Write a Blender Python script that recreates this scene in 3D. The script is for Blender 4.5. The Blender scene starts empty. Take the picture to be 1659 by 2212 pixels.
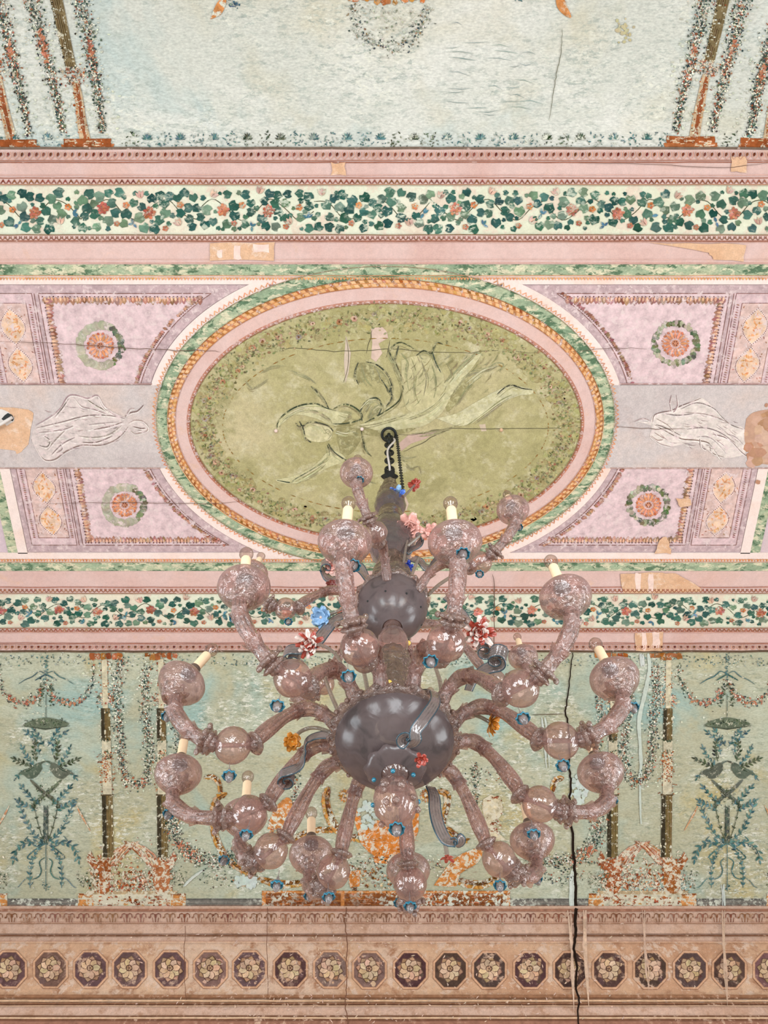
import bpy, math, random, bisect
from math import sin, cos, tan, pi, radians, atan2, hypot
from mathutils import Vector, Matrix

# ------------------------------------------------------------------ camera, light, exposure
SC = bpy.context.scene
COL = SC.collection
W, HH, F = 1659.0, 2212.0, 1661.0
PITCH = radians(66.0)
CP, SP = cos(PITCH), sin(PITCH)
CAMZ, H = 1.6, 4.8                       # eye height, ceiling above the eye
CAM = Vector((0, 0, CAMZ))
cam = bpy.data.cameras.new('camera'); camo = bpy.data.objects.new('camera', cam); COL.objects.link(camo)
camo.location = CAM; camo.rotation_euler = (radians(90) + PITCH, 0, 0)
cam.sensor_fit = 'VERTICAL'; cam.sensor_height = 24.0; cam.lens = F / HH * 24.0
cam.clip_start = 0.05
SC.camera = camo
SC.view_settings.view_transform = 'Standard'; SC.view_settings.look = 'None'
SC.view_settings.gamma = 1.0; SC.view_settings.use_curve_mapping = False
SC.view_settings.exposure = 0.09
SC.cycles.transparent_max_bounces = 16
SC.cycles.max_bounces = 4; SC.cycles.diffuse_bounces = 2; SC.cycles.glossy_bounces = 2; SC.cycles.transmission_bounces = 2
SC.cycles.adaptive_threshold = 0.035
SC.cycles.caustics_reflective = False; SC.cycles.caustics_refractive = False

world = bpy.data.worlds.new('sky'); SC.world = world; world.use_nodes = True
wb = world.node_tree.nodes['Background']
wb.inputs[0].default_value = (0.78, 0.90, 1.0, 1); wb.inputs[1].default_value = 1.0

XR = 5.0                                  # half length of the hall
def window_light(name, loc, rot, sx, sy, power, col):
    l = bpy.data.lights.new(name, 'AREA'); l.shape = 'RECTANGLE'; l.size = sx; l.size_y = sy
    l.energy = power; l.color = col
    o = bpy.data.objects.new(name, l); COL.objects.link(o); o.location = loc; o.rotation_euler = rot
    return o
# daylight entering through the tall windows of the two end walls and the wall behind the camera
WIN = [(XR, 0.45), (XR, 2.75), (-XR, 0.45), (-XR, 2.75)]
for (wx, wy) in WIN:
    s = 1 if wx > 0 else -1
    window_light('window_daylight', (wx + s * 0.03, wy, 2.3), (0, radians(90) * s, 0), 2.7, 1.35,
                 104.0 if s > 0 else 92.0, (0.90, 0.97, 1.0) if s > 0 else (0.86, 0.95, 1.0))
for wx in (-2.6, 0.0, 2.6):
    window_light('window_daylight', (wx, -2.02, 2.25), (radians(90), 0, 0), 1.35, 2.6, 112.0, (0.89, 0.965, 1.0))

# ------------------------------------------------------------------ colour and node helpers
ALB = 0.86
def lin(c):
    c = c / 255.0
    return c / 12.92 if c <= 0.04045 else ((c + 0.055) / 1.055) ** 2.4
def S(c, k=ALB):
    return (lin(c[0]) * k, lin(c[1]) * k, lin(c[2]) * k, 1.0)

class NT:
    def __init__(s, name):
        s.m = bpy.data.materials.new(name); s.m.use_nodes = True
        s.t = s.m.node_tree; s.t.nodes.clear(); s.out = s.t.nodes.new('ShaderNodeOutputMaterial')
    def n(s, typ, **kw):
        nd = s.t.nodes.new(typ)
        for k, v in kw.items():
            if k[0] == 'i': nd.inputs[int(k[1:])].default_value = v
            else: setattr(nd, k, v)
        return nd
    def l(s, a, b): s.t.links.new(a, b)
    def coord(s, scale=(1, 1, 1)):
        tc = s.n('ShaderNodeTexCoord'); mp = s.n('ShaderNodeMapping')
        mp.inputs['Scale'].default_value = scale
        s.l(tc.outputs['Object'], mp.inputs[0]); return mp.outputs[0]
    def noise(s, co, sc, det=5.0, rough=0.6, dist=0.0):
        nd = s.n('ShaderNodeTexNoise'); s.l(co, nd.inputs['Vector'])
        nd.inputs['Scale'].default_value = sc; nd.inputs['Detail'].default_value = det
        nd.inputs['Roughness'].default_value = rough; nd.inputs['Distortion'].default_value = dist
        return nd.outputs[0]
    def ramp(s, fac, stops):
        r = s.n('ShaderNodeValToRGB'); e = r.color_ramp.elements
        while len(e) < len(stops): e.new(0.5)
        for i, (p, c) in enumerate(stops):
            e[i].position = p; e[i].color = c if len(c) == 4 else (*c, 1)
        s.l(fac, r.inputs[0]); return r.outputs[0]
    def step(s, fac, a, b, lo=0.0, hi=1.0):
        r = s.n('ShaderNodeMapRange'); s.l(fac, r.inputs[0])
        r.inputs[1].default_value = a; r.inputs[2].default_value = b
        r.inputs[3].default_value = lo; r.inputs[4].default_value = hi; return r.outputs[0]
    def mul(s, a, b):
        m = s.n('ShaderNodeMath', operation='MULTIPLY')
        for i, v in enumerate((a, b)):
            if isinstance(v, float): m.inputs[i].default_value = v
            else: s.l(v, m.inputs[i])
        return m.outputs[0]
    def mix(s, fac, a, b, blend='MIX'):
        m = s.n('ShaderNodeMix', data_type='RGBA', blend_type=blend)
        for idx, v in ((0, fac), (6, a), (7, b)):
            if isinstance(v, (float, tuple)): m.inputs[idx].default_value = v
            else: s.l(v, m.inputs[idx])
        return m.outputs[2]
    def finish(s, color, rough=0.9, bump=None, bstr=0.15, bdist=0.01, spec=0.15):
        if spec <= 0.15 and bump is None:                   # matt tempera and plaster
            d = s.n('ShaderNodeBsdfDiffuse'); s.l(color, d.inputs[0]); s.l(d.outputs[0], s.out.inputs[0]); return s.m
        p = s.n('ShaderNodeBsdfPrincipled')
        if isinstance(color, tuple): p.inputs['Base Color'].default_value = color
        else: s.l(color, p.inputs['Base Color'])
        p.inputs['Roughness'].default_value = rough
        p.inputs['Specular IOR Level'].default_value = spec
        if bump is not None:
            b = s.n('ShaderNodeBump'); b.inputs['Strength'].default_value = bstr; b.inputs['Distance'].default_value = bdist
            s.l(bump, b.inputs['Height']); s.l(b.outputs[0], p.inputs['Normal'])
        s.l(p.outputs[0], s.out.inputs[0]); return s.m

def plaster(name, c1, c2, c3, sc=1.5, flake=None, fth=(0.62, 0.68), fsc=14, stretch=(1, 1, 1), fine=0.10,
            dark=None, dth=(0.62, 0.72), dsc=9):
    """aged painted plaster: slow colour drift, fine grain, flaked spots"""
    t = NT(name); co = t.coord(stretch)
    a = t.noise(co, sc, 4, 0.62)
    c = t.ramp(a, [(0.34, S(c1)), (0.52, S(c2)), (0.68, S(c3))])
    if dark is not None:
        d = t.noise(co, dsc, 5, 0.7, 0.4)
        c = t.mix(t.step(d, *dth), c, S(dark))
    if flake is not None:
        f = t.noise(co, fsc, 5, 0.72, 0.2)
        c = t.mix(t.step(f, *fth), c, S(flake))
    md = t.noise(co, 34, 3, 0.65)
    c = t.mix(1.0, c, t.ramp(md, [(0.32, (1 - fine,) * 3), (0.68, (1 + fine * .8,) * 3)]), 'MULTIPLY')
    g = t.noise(co, 140, 2, 0.6)
    gv = t.ramp(g, [(0.3, (1 - fine * 1.3,) * 3), (0.7, (1 + fine,) * 3)])
    c = t.mix(1.0, c, gv, 'MULTIPLY')
    return t.finish(c, 0.92)

def paint(name, wear, amt=(0.60, 0.66), wsc=26, vary=0.35, mask=(0.0, 0.001), stretch=(1, 1, 1)):
    """tempera: colour from the motif, uneven pigment, worn through to plaster in spots"""
    t = NT(name); co = t.coord(stretch)
    at = t.n('ShaderNodeAttribute', attribute_name='Col')
    v = t.noise(co, 22, 4, 0.7)
    gv = t.ramp(v, [(0.28, (1 - vary,) * 3), (0.72, (1 + vary,) * 3)])
    c = t.mix(1.0, at.outputs['Color'], gv, 'MULTIPLY')
    f = t.noise(co, wsc, 5, 0.75, 0.3)
    big = t.noise(co, 2.2, 4, 0.6)
    m = t.mul(t.step(f, *amt), t.step(big, *mask))
    c = t.mix(m, c, S(wear))
    return t.finish(c, 0.92)

# ------------------------------------------------------------------ mesh helpers
def mesh_obj(name, verts, faces, mat, parent=None, smooth=False, cols=None, off=(0, 0, 0)):
    me = bpy.data.meshes.new(name)
    if off != (0, 0, 0): verts = [(v[0] - off[0], v[1] - off[1], v[2] - off[2]) for v in verts]
    me.from_pydata([tuple(v) for v in verts], [], faces); me.update()
    if cols is not None:
        at = me.color_attributes.new('Col', 'FLOAT_COLOR', 'CORNER')
        buf = []
        for p, c in zip(me.polygons, cols): buf.extend(c * p.loop_total)
        at.data.foreach_set('color', buf)
    if smooth: me.polygons.foreach_set('use_smooth', [True] * len(me.polygons))
    if mat: me.materials.append(mat)
    o = bpy.data.objects.new(name, me); COL.objects.link(o)
    if parent: o.parent = parent
    return o
def structure(o, label=None):
    o['kind'] = 'structure'
    if label: o['label'] = label
    return o
def box_vf(x0, x1, y0, y1, z0, z1):
    v = [(x0, y0, z0), (x1, y0, z0), (x1, y1, z0), (x0, y1, z0), (x0, y0, z1), (x1, y0, z1), (x1, y1, z1), (x0, y1, z1)]
    f = [(0, 3, 2, 1), (4, 5, 6, 7), (0, 1, 5, 4), (1, 2, 6, 5), (2, 3, 7, 6), (3, 0, 4, 7)]
    return v, f

# ------------------------------------------------------------------ the vault's cross-section (Y, Z above the eye)
def ray2(py):
    v = (1106.0 - py) / F
    return (CP - SP * v, SP + CP * v)
def y_on_ceiling(py):
    d = ray2(py); return H * d[0] / d[1]
YF = y_on_ceiling(1408.0); YN = y_on_ceiling(321.0)
NS = 28
def cove(L):
    pts = [(0.0, 0.0)]
    for i in range(NS):
        a = radians(7.5 + 17.5 * (i + 0.5) / NS)
        pts.append((pts[-1][0] + L / NS, pts[-1][1] - L / NS * tan(a)))
    return pts
lo, hi = 0.5, 4.0
dB = ray2(1962.0)
for _ in range(40):
    L = (lo + hi) / 2; e = cove(L)[-1]
    if (H + e[1]) / (YF + e[0]) > dB[1] / dB[0]: lo = L
    else: hi = L
CV = cove(L)
YWALL, ZWALL = YF + CV[-1][0], H + CV[-1][1]
PROF = [(YN - p[0], H + p[1]) for p in reversed(CV)] + [(YF + p[0], H + p[1]) for p in CV] + [(YWALL, -CAMZ)]
ANG = [atan2(z, y) for (y, z) in PROF]                  # falls steadily along the profile
NEG = [-a for a in ANG]
def P3(px, py, off=0.0):
    """photo pixel -> point where its ray meets the vault, lifted off the plaster by `off` metres"""
    u = (px - 829.5) / F; d = ray2(py)
    a = atan2(d[1], d[0])
    k = min(max(bisect.bisect_left(NEG, -a), 1), len(PROF) - 1)
    (y0, z0), (y1, z1) = PROF[k - 1], PROF[k]
    ey, ez = y1 - y0, z1 - z0
    t = (y0 * ez - z0 * ey) / (d[0] * ez - d[1] * ey)
    t *= 1.0 - off / 5.0
    return (u * t, d[0] * t, d[1] * t + CAMZ)
def PX(X, Y, Z=H):
    """point (above the eye) -> photo pixel"""
    dep = Y * CP + Z * SP
    return (829.5 + F * X / dep, 1106.0 - F * (-Y * SP + Z * CP) / dep)
def CX(X, Y):                                           # ceiling plan position in units of H -> pixel
    return PX(X * H, Y * H)

# ------------------------------------------------------------------ plaster materials of the setting
M = {}
M['pink'] = plaster('pink_plaster', (216, 176, 165), (224, 190, 181), (221, 181, 168), 1.6, fine=0.05, flake=(224, 182, 160), fth=(0.58, 0.72), fsc=5)
M['pale'] = plaster('pale_pink_plaster', (244, 218, 206), (246, 222, 212), (242, 208, 192), 2.0, fine=0.05)
M['lilac'] = plaster('lilac_plaster', (208, 184, 188), (217, 192, 197), (219, 190, 184), 1.3, fine=0.07, flake=(214, 186, 182), fth=(0.56, 0.72), fsc=6)
M['strip'] = plaster('grey_lilac_plaster', (196, 180, 176), (208, 193, 188), (214, 191, 180), 1.8, fine=0.09, dark=(198, 176, 168), dth=(0.54, 0.74), dsc=5)
M['green'] = plaster('marbled_green_plaster', (142, 160, 130), (172, 182, 150), (198, 196, 160), 5.0, flake=(218, 208, 176), fth=(0.52, 0.57), fsc=26,
                     stretch=(0.5, 1, 1), fine=0.14, dark=(98, 122, 94), dth=(0.51, 0.57), dsc=22)
M['olive'] = plaster('olive_plaster', (168, 158, 108), (182, 170, 124), (198, 182, 142), 1.3, fine=0.10, flake=(204, 192, 156), fth=(0.53, 0.68), fsc=8, dark=(160, 150, 106), dth=(0.53, 0.70), dsc=6)
M['orange'] = plaster('ochre_orange_plaster', (226, 166, 112), (238, 184, 134), (240, 192, 148), 3.6, fine=0.10)
M['vine'] = plaster('cream_green_plaster', (222, 218, 190), (229, 228, 204), (234, 220, 196), 1.5, fine=0.05, flake=(228, 208, 186), fth=(0.50, 0.60), fsc=8)
M['tan'] = plaster('bare_tan_plaster', (216, 170, 134), (228, 184, 150), (222, 174, 138), 4.0, fine=0.08, flake=(236, 204, 180), fth=(0.54, 0.64), fsc=12)
M['frieze'] = plaster('brown_pink_plaster', (204, 154, 122), (220, 176, 144), (224, 188, 164), 1.4, fine=0.10, flake=(226, 192, 170), fth=(0.52, 0.60), fsc=13, dark=(178, 128, 98), dth=(0.51, 0.66), dsc=7)
M['friezepink'] = plaster('dusty_rose_plaster', (208, 166, 142), (220, 182, 162), (216, 172, 146), 1.6, fine=0.09, flake=(190, 146, 120), fth=(0.52, 0.66), fsc=9)
M['plain'] = plaster('wall_plaster', (206, 200, 194), (214, 208, 202), (210, 204, 198), 0.8, fine=0.05)

def cove_mat(name, base, teal, ochre, white, sc, speck, stain=.5):
    """fresco ground: drifting sage, teal and ochre clouds, lime bloom, horizontal brush grain, flakes"""
    t = NT(name); co = t.coord(); cs = t.coord((0.42, 1.0, 1.0))
    a = t.noise(co, sc, 5, 0.6, 0.3)
    c = t.ramp(a, [(0.36, S(teal)), (0.47, S(base)), (0.55, S(base)), (0.66, S(ochre))])
    b = t.noise(cs, 2.0, 5, 0.68, 0.5)
    c = t.mix(t.step(b, 0.46, 0.64, 0.0, 0.85), c, S(white))
    st = t.noise(co, 2.6, 3, 0.5, 0.6)
    c = t.mix(t.step(st, 0.58, 0.72, 0.0, stain), c, S((192, 172, 118)))
    big = t.noise(co, 1.7, 5, 0.62)
    f2 = t.noise(cs, 38, 5, 0.78, 0.1)
    c = t.mix(t.mul(t.step(f2, 0.52, 0.60), t.step(big, 0.40, 0.58, 0.15, 0.75)), c, S(speck))
    f = t.noise(cs, 40, 5, 0.8, 0.2)
    c = t.mix(t.mul(t.step(f, 0.53, 0.58), t.step(big, 0.48, 0.60, 0.03, 0.85)), c, S((232, 228, 212)))
    g = t.noise(cs, 120, 3, 0.6)
    c = t.mix(1.0, c, t.ramp(g, [(0.3, (0.82,) * 3), (0.7, (1.14,) * 3)]), 'MULTIPLY')
    return t.finish(c, 0.92)
M['cove_front'] = cove_mat('sage_fresco_ground', (186, 181, 153), (160, 183, 173), (198, 180, 130), (198, 200, 178), 0.95, (138, 146, 126), .6)
M['cove_back'] = cove_mat('pale_sage_fresco_ground', (214, 212, 200), (184, 200, 196), (214, 206, 184), (230, 226, 216), 0.8, (164, 172, 162), .22)

# ------------------------------------------------------------------ the room
def extrude_profile(name, pts, mat, thick_up=0.18):
    """plaster shell: the profile swept along X, with thickness behind it"""
    n = len(pts); v = []
    for x in (-XR, XR):
        for (y, z) in pts: v.append((x, y, z + CAMZ))
        for (y, z) in pts: v.append((x, y, z + CAMZ + thick_up))
    f = []
    for i in range(n - 1):
        f.append((i, i + 1, 2 * n + i + 1, 2 * n + i))
        f.append((n + i, 3 * n + i, 3 * n + i + 1, n + i + 1))
        f.append((i, n + i, n + i + 1, i + 1)); f.append((2 * n + i, 2 * n + i + 1, 3 * n + i + 1, 3 * n + i))
    f.append((0, 2 * n, 3 * n, n)); f.append((n - 1, 2 * n - 1, 4 * n - 1, 3 * n - 1))
    return mesh_obj(name, v, f, mat)
ceiling = structure(extrude_profile('ceiling', [(YN, H), (YF, H)], M['lilac']), 'flat painted ceiling with oval medallion in pink and green')
cove_front = structure(extrude_profile('ceiling_cove_front', [(YF + p[0], H + p[1]) for p in CV], M['cove_front']), 'sage green frescoed cove behind the chandelier')
cove_back = structure(extrude_profile('ceiling_cove_back', [(YN - p[0], H + p[1]) for p in reversed(CV)], M['cove_back']), 'pale sage frescoed cove at the top of the view')
YBACK = YN - CV[-1][0]
TOPZ = ZWALL + CAMZ
wall_front = structure(mesh_obj('wall_front', *box_vf(-XR, XR, YWALL, YWALL + 0.25, 0, TOPZ + 0.18), M['frieze']), 'brown pink wall with a frieze of painted octagons')
def wall_with_windows(name, axis, at, thick, a0, a1, z1, wins, mat):
    """wall with rectangular openings, built from jamb, sill and lintel blocks in one shell"""
    v, f = [], []
    def add(p0, p1, q0, q1):
        bv, bf = box_vf(min(at, at + thick), max(at, at + thick), p0, p1, q0, q1) if axis == 'x' else box_vf(p0, p1, min(at, at + thick), max(at, at + thick), q0, q1)
        b = len(v); v.extend(bv); f.extend([tuple(i + b for i in q) for q in bf])
    cur = a0
    for (c, w, s, h) in wins:
        add(cur, c - w / 2, 0, z1); add(c - w / 2, c + w / 2, 0, s); add(c - w / 2, c + w / 2, h, z1); cur = c + w / 2
    add(cur, a1, 0, z1)
    return structure(mesh_obj(name, v, f, mat))
TZ = H + CAMZ
wall_with_windows('wall_right', 'x', XR, 0.2, YBACK, YWALL, TZ, [(0.45, 1.4, 0.9, 3.7), (2.75, 1.4, 0.9, 3.7)], M['plain'])
wall_with_windows('wall_left', 'x', -XR, -0.2, YBACK, YWALL, TZ, [(0.45, 1.4, 0.9, 3.7), (2.75, 1.4, 0.9, 3.7)], M['plain'])
wall_with_windows('wall_back', 'y', YBACK, -0.2, -XR, XR, TOPZ + 0.18, [(-2.6, 1.4, 0.9, 3.6), (0.0, 1.4, 0.9, 3.6), (2.6, 1.4, 0.9, 3.6)], M['plain'])
M['floor'] = plaster('terracotta_cream_floor', (196, 190, 184), (204, 198, 192), (190, 182, 174), 2.0, fine=0.05)
structure(mesh_obj('floor', *box_vf(-XR, XR, YBACK, YWALL, -0.12, 0), M['floor']))
# ------------------------------------------------------------------ painted decoration (thin paint layers on the plaster)
R = random.Random(7)
M['p_ceil'] = paint('tempera_on_lilac', (226, 202, 198), (0.53, 0.64), 26, 0.28)
M['p_vine'] = paint('tempera_vine', (206, 210, 188), (0.53, 0.60), 34, 0.42, (0.36, 0.58), (0.6, 1, 1))
M['p_olive'] = paint('tempera_on_olive', (188, 178, 134), (0.50, 0.62), 26, 0.3)
M['p_cove'] = paint('tempera_on_sage', (222, 220, 202), (0.50, 0.56), 28, 0.4, (0.34, 0.56))
M['p_col'] = paint('olive_column_tempera', (214, 206, 182), (0.57, 0.62), 30, 0.4, (0.30, 0.5))
M['p_worn'] = paint('worn_rust_tempera', (220, 208, 184), (0.49, 0.54), 26, 0.45, (0.2, 0.4), (1, 1, 1))
M['p_line'] = paint('tempera_line', (232, 200, 186), (0.60, 0.70), 16, 0.25, (0.40, 0.6))
M['p_wall'] = paint('tempera_on_frieze', (212, 174, 150), (0.54, 0.62), 22, 0.3, (0.46, 0.60))
M['p_solid'] = paint('stain', (220, 190, 165), (0.68, 0.8), 10, 0.15)

def jit(c, a=14):
    d = R.uniform(-a, a)
    return tuple(max(0, min(255, x + d + R.uniform(-a * .5, a * .5))) for x in c)
class Paint:
    def __init__(s, off=0.004): s.v, s.f, s.c, s.off, s.k = [], [], [], off, 0
    def poly(s, pts, col, lift=0.0):
        b = len(s.v); s.k += 1
        o = s.off + lift + (s.k % 420) * 4e-6
        for p in pts: s.v.append(P3(p[0], p[1], o))
        s.f.append(tuple(range(b, b + len(pts)))); s.c.append(S(col))
    def strip(s, A, B, col, lift=0.0):
        """quads between two px polylines of the same length"""
        b = len(s.v); n = len(A); s.k += 1
        o = s.off + lift + (s.k % 420) * 4e-6
        for p in A: s.v.append(P3(p[0], p[1], o))
        for p in B: s.v.append(P3(p[0], p[1], o))
        c = S(col)
        for i in range(n - 1):
            s.f.append((b + i, b + i + 1, b + n + i + 1, b + n + i)); s.c.append(c)
    def line(s, pts, w, col, taper=True, lift=0.0, close=False):
        n = len(pts); A, B = [], []
        for i, p in enumerate(pts):
            if close: a, b = pts[(i - 1) % (n - 1)], pts[(i + 1) % (n - 1)]
            else: a, b = pts[max(0, i - 1)], pts[min(n - 1, i + 1)]
            dx, dy = b[0] - a[0], b[1] - a[1]; d = hypot(dx, dy) or 1
            t = i / (n - 1)
            ww = (w[0] + (w[1] - w[0]) * t if isinstance(w, tuple) else w) / 2
            if taper: ww *= 0.25 + 0.75 * sin(pi * min(1, max(0, t))) ** 0.6
            A.append((p[0] - dy / d * ww, p[1] + dx / d * ww)); B.append((p[0] + dy / d * ww, p[1] - dx / d * ww))
        s.strip(A, B, col, lift)
    def leaf(s, x, y, a, ln, wd, col):
        c, d = cos(a), sin(a)
        pr = [(0, 0), (.3, .42), (.65, .36), (1, 0), (.65, -.36), (.3, -.42)]
        s.poly([(x + u * ln * c - v * wd * d, y + u * ln * d + v * wd * c) for u, v in pr], col)
    def ivy(s, x, y, a, r, col, sy=1.0):
        pr = [(1.0, 0), (.55, .5), (.25, .85), (-.35, .8), (-.8, .5), (-.55, .12), (-.55, -.12), (-.8, -.5), (-.35, -.8), (.25, -.85), (.55, -.5)]
        c, d = cos(a), sin(a)
        s.poly([(x + r * (u * c - v * d), y + sy * r * (u * d + v * c)) for u, v in pr], col)
    def blob(s, x, y, r, col, n=7, sy=1.0, rough=.25):
        a0 = R.uniform(0, 6)
        s.poly([(x + r * (1 + R.uniform(-rough, rough)) * cos(a0 + 2 * pi * i / n), y + sy * r * (1 + R.uniform(-rough, rough)) * sin(a0 + 2 * pi * i / n)) for i in range(n)], col)
    def build(s, name, parent, mat, label=None, stuff=False):
        if not s.v: return None
        o = mesh_obj(name, s.v, s.f, M[mat] if isinstance(mat, str) else mat, parent, cols=s.c)
        if label: o['label'] = label
        if stuff: o['kind'] = 'stuff'
        return o

def smooth(pts, n=6):
    """Catmull-Rom through the points"""
    out = []
    for i in range(len(pts) - 1):
        p0, p1, p2, p3 = pts[max(0, i - 1)], pts[i], pts[i + 1], pts[min(len(pts) - 1, i + 2)]
        for k in range(n):
            t = k / n
            out.append(tuple(0.5 * ((2 * b) + (-a + c) * t + (2 * a - 5 * b + 4 * c - d) * t * t + (-a + 3 * b - 3 * c + d) * t ** 3) for a, b, c, d in zip(p0, p1, p2, p3)))
    out.append(tuple(pts[-1])); return out
def along(pts, n):
    """n evenly spread (x, y, angle) along a polyline"""
    L = [0.0]
    for a, b in zip(pts, pts[1:]): L.append(L[-1] + hypot(b[0] - a[0], b[1] - a[1]))
    out, k = [], 0
    for i in range(n):
        d = L[-1] * (i + 0.5) / n
        while k < len(pts) - 2 and L[k + 1] < d: k += 1
        t = (d - L[k]) / max(1e-6, L[k + 1] - L[k]); a, b = pts[k], pts[k + 1]
        out.append((a[0] + (b[0] - a[0]) * t, a[1] + (b[1] - a[1]) * t, atan2(b[1] - a[1], b[0] - a[0])))
    return out
def rect(x0, x1, y0, y1): return [(x0, y0), (x1, y0), (x1, y1), (x0, y1)]
XA, XB = -330.0, 1990.0          # how far the painted bands run beyond the frame, in photo pixels at that height

def band(name, y0, y1, mat, parent=ceiling, thick=0.006, x0=XA, x1=XB, label=None):
    """a raised plaster fillet running the length of the room"""
    a = P3(829.5, y0); b = P3(829.5, y1)
    if parent is ceiling:
        v, f = box_vf(-XR + 0.01, XR - 0.01, a[1], b[1], H + CAMZ - thick, H + CAMZ)
    else:
        v, f = box_vf(-XR + 0.01, XR - 0.01, YWALL - thick, YWALL, b[2], a[2])
    o = mesh_obj(name, v, f, M[mat], parent)
    if label: o['label'] = label
    return o

# ---- long bands of the flat ceiling: (name, y top, y bottom, plaster, thickness)
for nm, a, b, mt, th, lb in [
        ('pink_fillet', 322.5, 382, 'pink', .010, 'plain dusty pink fillet near the upper cove'),
        ('tongue_moulding', 382, 398, 'pink', .014, None),
        ('vine_frieze', 398, 508, 'vine', .003, 'cream frieze of ivy near the upper cove'),
        ('bead_moulding', 508, 521, 'pink', .014, None),
        ('pink_fillet', 521, 570.5, 'pink', .010, 'plain dusty pink fillet above the oval'),
        ('green_marbled_border', 570.5, 595.5, 'green', .005, None),
        ('pale_border', 595.5, 614, 'pale', .008, None),
        ('pale_border', 1193, 1214, 'pale', .008, None),
        ('green_marbled_border', 1214, 1232.5, 'green', .005, None),
        ('pink_fillet', 1232.5, 1270, 'pink', .010, 'plain dusty pink fillet below the oval'),
        ('bead_moulding', 1270, 1281, 'pink', .014, None),
        ('vine_frieze', 1281, 1357, 'vine', .003, 'cream frieze of ivy behind the chandelier'),
        ('tongue_moulding', 1357, 1365, 'pink', .014, None),
        ('pink_fillet', 1365, 1405, 'pink', .010, 'plain dusty pink fillet next to the lower cove')]:
    band(nm, a, b, mt, ceiling, th, label=lb)

# ---- repeated mouldings, painted in brown
def tick_row(name, y0, y1, period, kind, col, parent=ceiling, off=0.018, x0=XA, x1=XB, mat='p_line'):
    p = Paint(off); x = x0; h = y1 - y0
    while x < x1:
        c = jit(col, 16); w = period
        if kind == 'egg':            # leaf-and-dart: hanging leaf with a dark nick
            p.line([(x + w * .15, y0 + h * .1), (x + w * .1, y0 + h * .6), (x + w * .45, y0 + h * .95), (x + w * .85, y0 + h * .6), (x + w * .8, y0 + h * .1)], 1.6, jit((206, 150, 128), 8), False)
            p.leaf(x + w * .5, y0 + h * .15, pi / 2 + .35, h * .55, w * .42, c)
        elif kind == 'tongue':       # inverted V with drop
            p.line([(x + w * .1, y1 - h * .12), (x + w * .5, y0 + h * .2), (x + w * .9, y1 - h * .12)], 2.4, c, False)
            p.line([(x + w * .5, y0 + h * .15), (x + w * .5, y0 + h * .6)], 2.6, c, False)
        elif kind == 'bead':         # row of beads
            p.line([(x + w * .18, y0 + h * .15), (x + w * .12, y0 + h * .6), (x + w * .5, y1 - h * .1), (x + w * .88, y0 + h * .6), (x + w * .82, y0 + h * .15)], 1.9, c, False)
        elif kind == 'zig':
            p.line([(x, y0 + h * .2), (x + w * .35, y1 - h * .15), (x + w * .6, y0 + h * .25)], 2.2, c, False)
            if R.random() < .6: p.blob(x + w * .5, y0 + h * .55, h * .22, c, 5)
        elif kind == 'acanth':
            k = jit((142, 94, 72), 12)
            for s_ in (-1, 1):
                cx = x + w * (.5 + .2 * s_)
                p.line([(cx - w * .16, y0 + h * .5), (cx - w * .14, y0 + h * .16), (cx, y0 + h * .05), (cx + w * .14, y0 + h * .16), (cx + w * .16, y0 + h * .5)], 1.9, k, False)
            p.line([(x + w * .5, y0 + h * .12), (x + w * .5, y1)], 2.0, k, False)
            p.line([(x + w * .28, y0 + h * .5), (x + w * .33, y1)], 1.5, k, False); p.line([(x + w * .72, y0 + h * .5), (x + w * .67, y1)], 1.5, k, False)
            p.blob(x + w * .06, y0 + h * .5, w * .07, k, 6)
        x += w * R.uniform(.97, 1.03)
    return p.build(name, parent, mat, stuff=True)
tick_row('leaf_and_dart_ornament', 326, 345, 15.5, 'egg', (120, 66, 50))
tick_row('lambs_tongue_ornament', 386, 398, 12.2, 'tongue', (142, 84, 64))
tick_row('bead_ornament', 509, 519, 11.0, 'bead', (140, 88, 68))
tick_row('zigzag_ornament', 597, 606, 7.0, 'zig', (232, 158, 104), off=.012)
tick_row('zigzag_ornament', 1206, 1213.5, 6.5, 'zig', (228, 150, 96), off=.012)
tick_row('bead_ornament', 1271, 1280, 9.5, 'bead', (160, 100, 76))
tick_row('lambs_tongue_ornament', 1357.5, 1364.5, 9.5, 'tongue', (164, 100, 76))
tick_row('leaf_and_dart_ornament', 1393, 1404, 14.0, 'egg', (130, 76, 58))
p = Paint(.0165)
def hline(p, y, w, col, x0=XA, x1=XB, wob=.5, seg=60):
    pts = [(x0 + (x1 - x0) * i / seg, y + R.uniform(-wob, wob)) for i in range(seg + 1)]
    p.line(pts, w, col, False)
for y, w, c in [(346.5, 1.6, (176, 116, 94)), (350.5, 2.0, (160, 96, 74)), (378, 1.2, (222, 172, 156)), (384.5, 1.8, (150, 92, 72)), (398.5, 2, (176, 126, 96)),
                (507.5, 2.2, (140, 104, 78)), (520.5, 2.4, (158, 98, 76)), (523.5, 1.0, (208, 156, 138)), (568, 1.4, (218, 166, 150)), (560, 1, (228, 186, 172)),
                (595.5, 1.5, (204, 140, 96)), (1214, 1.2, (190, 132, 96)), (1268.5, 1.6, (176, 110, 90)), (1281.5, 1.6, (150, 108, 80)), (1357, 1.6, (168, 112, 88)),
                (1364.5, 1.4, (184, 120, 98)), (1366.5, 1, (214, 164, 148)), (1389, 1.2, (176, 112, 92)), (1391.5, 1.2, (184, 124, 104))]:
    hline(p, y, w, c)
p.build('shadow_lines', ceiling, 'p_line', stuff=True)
p = Paint(.012)
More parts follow.
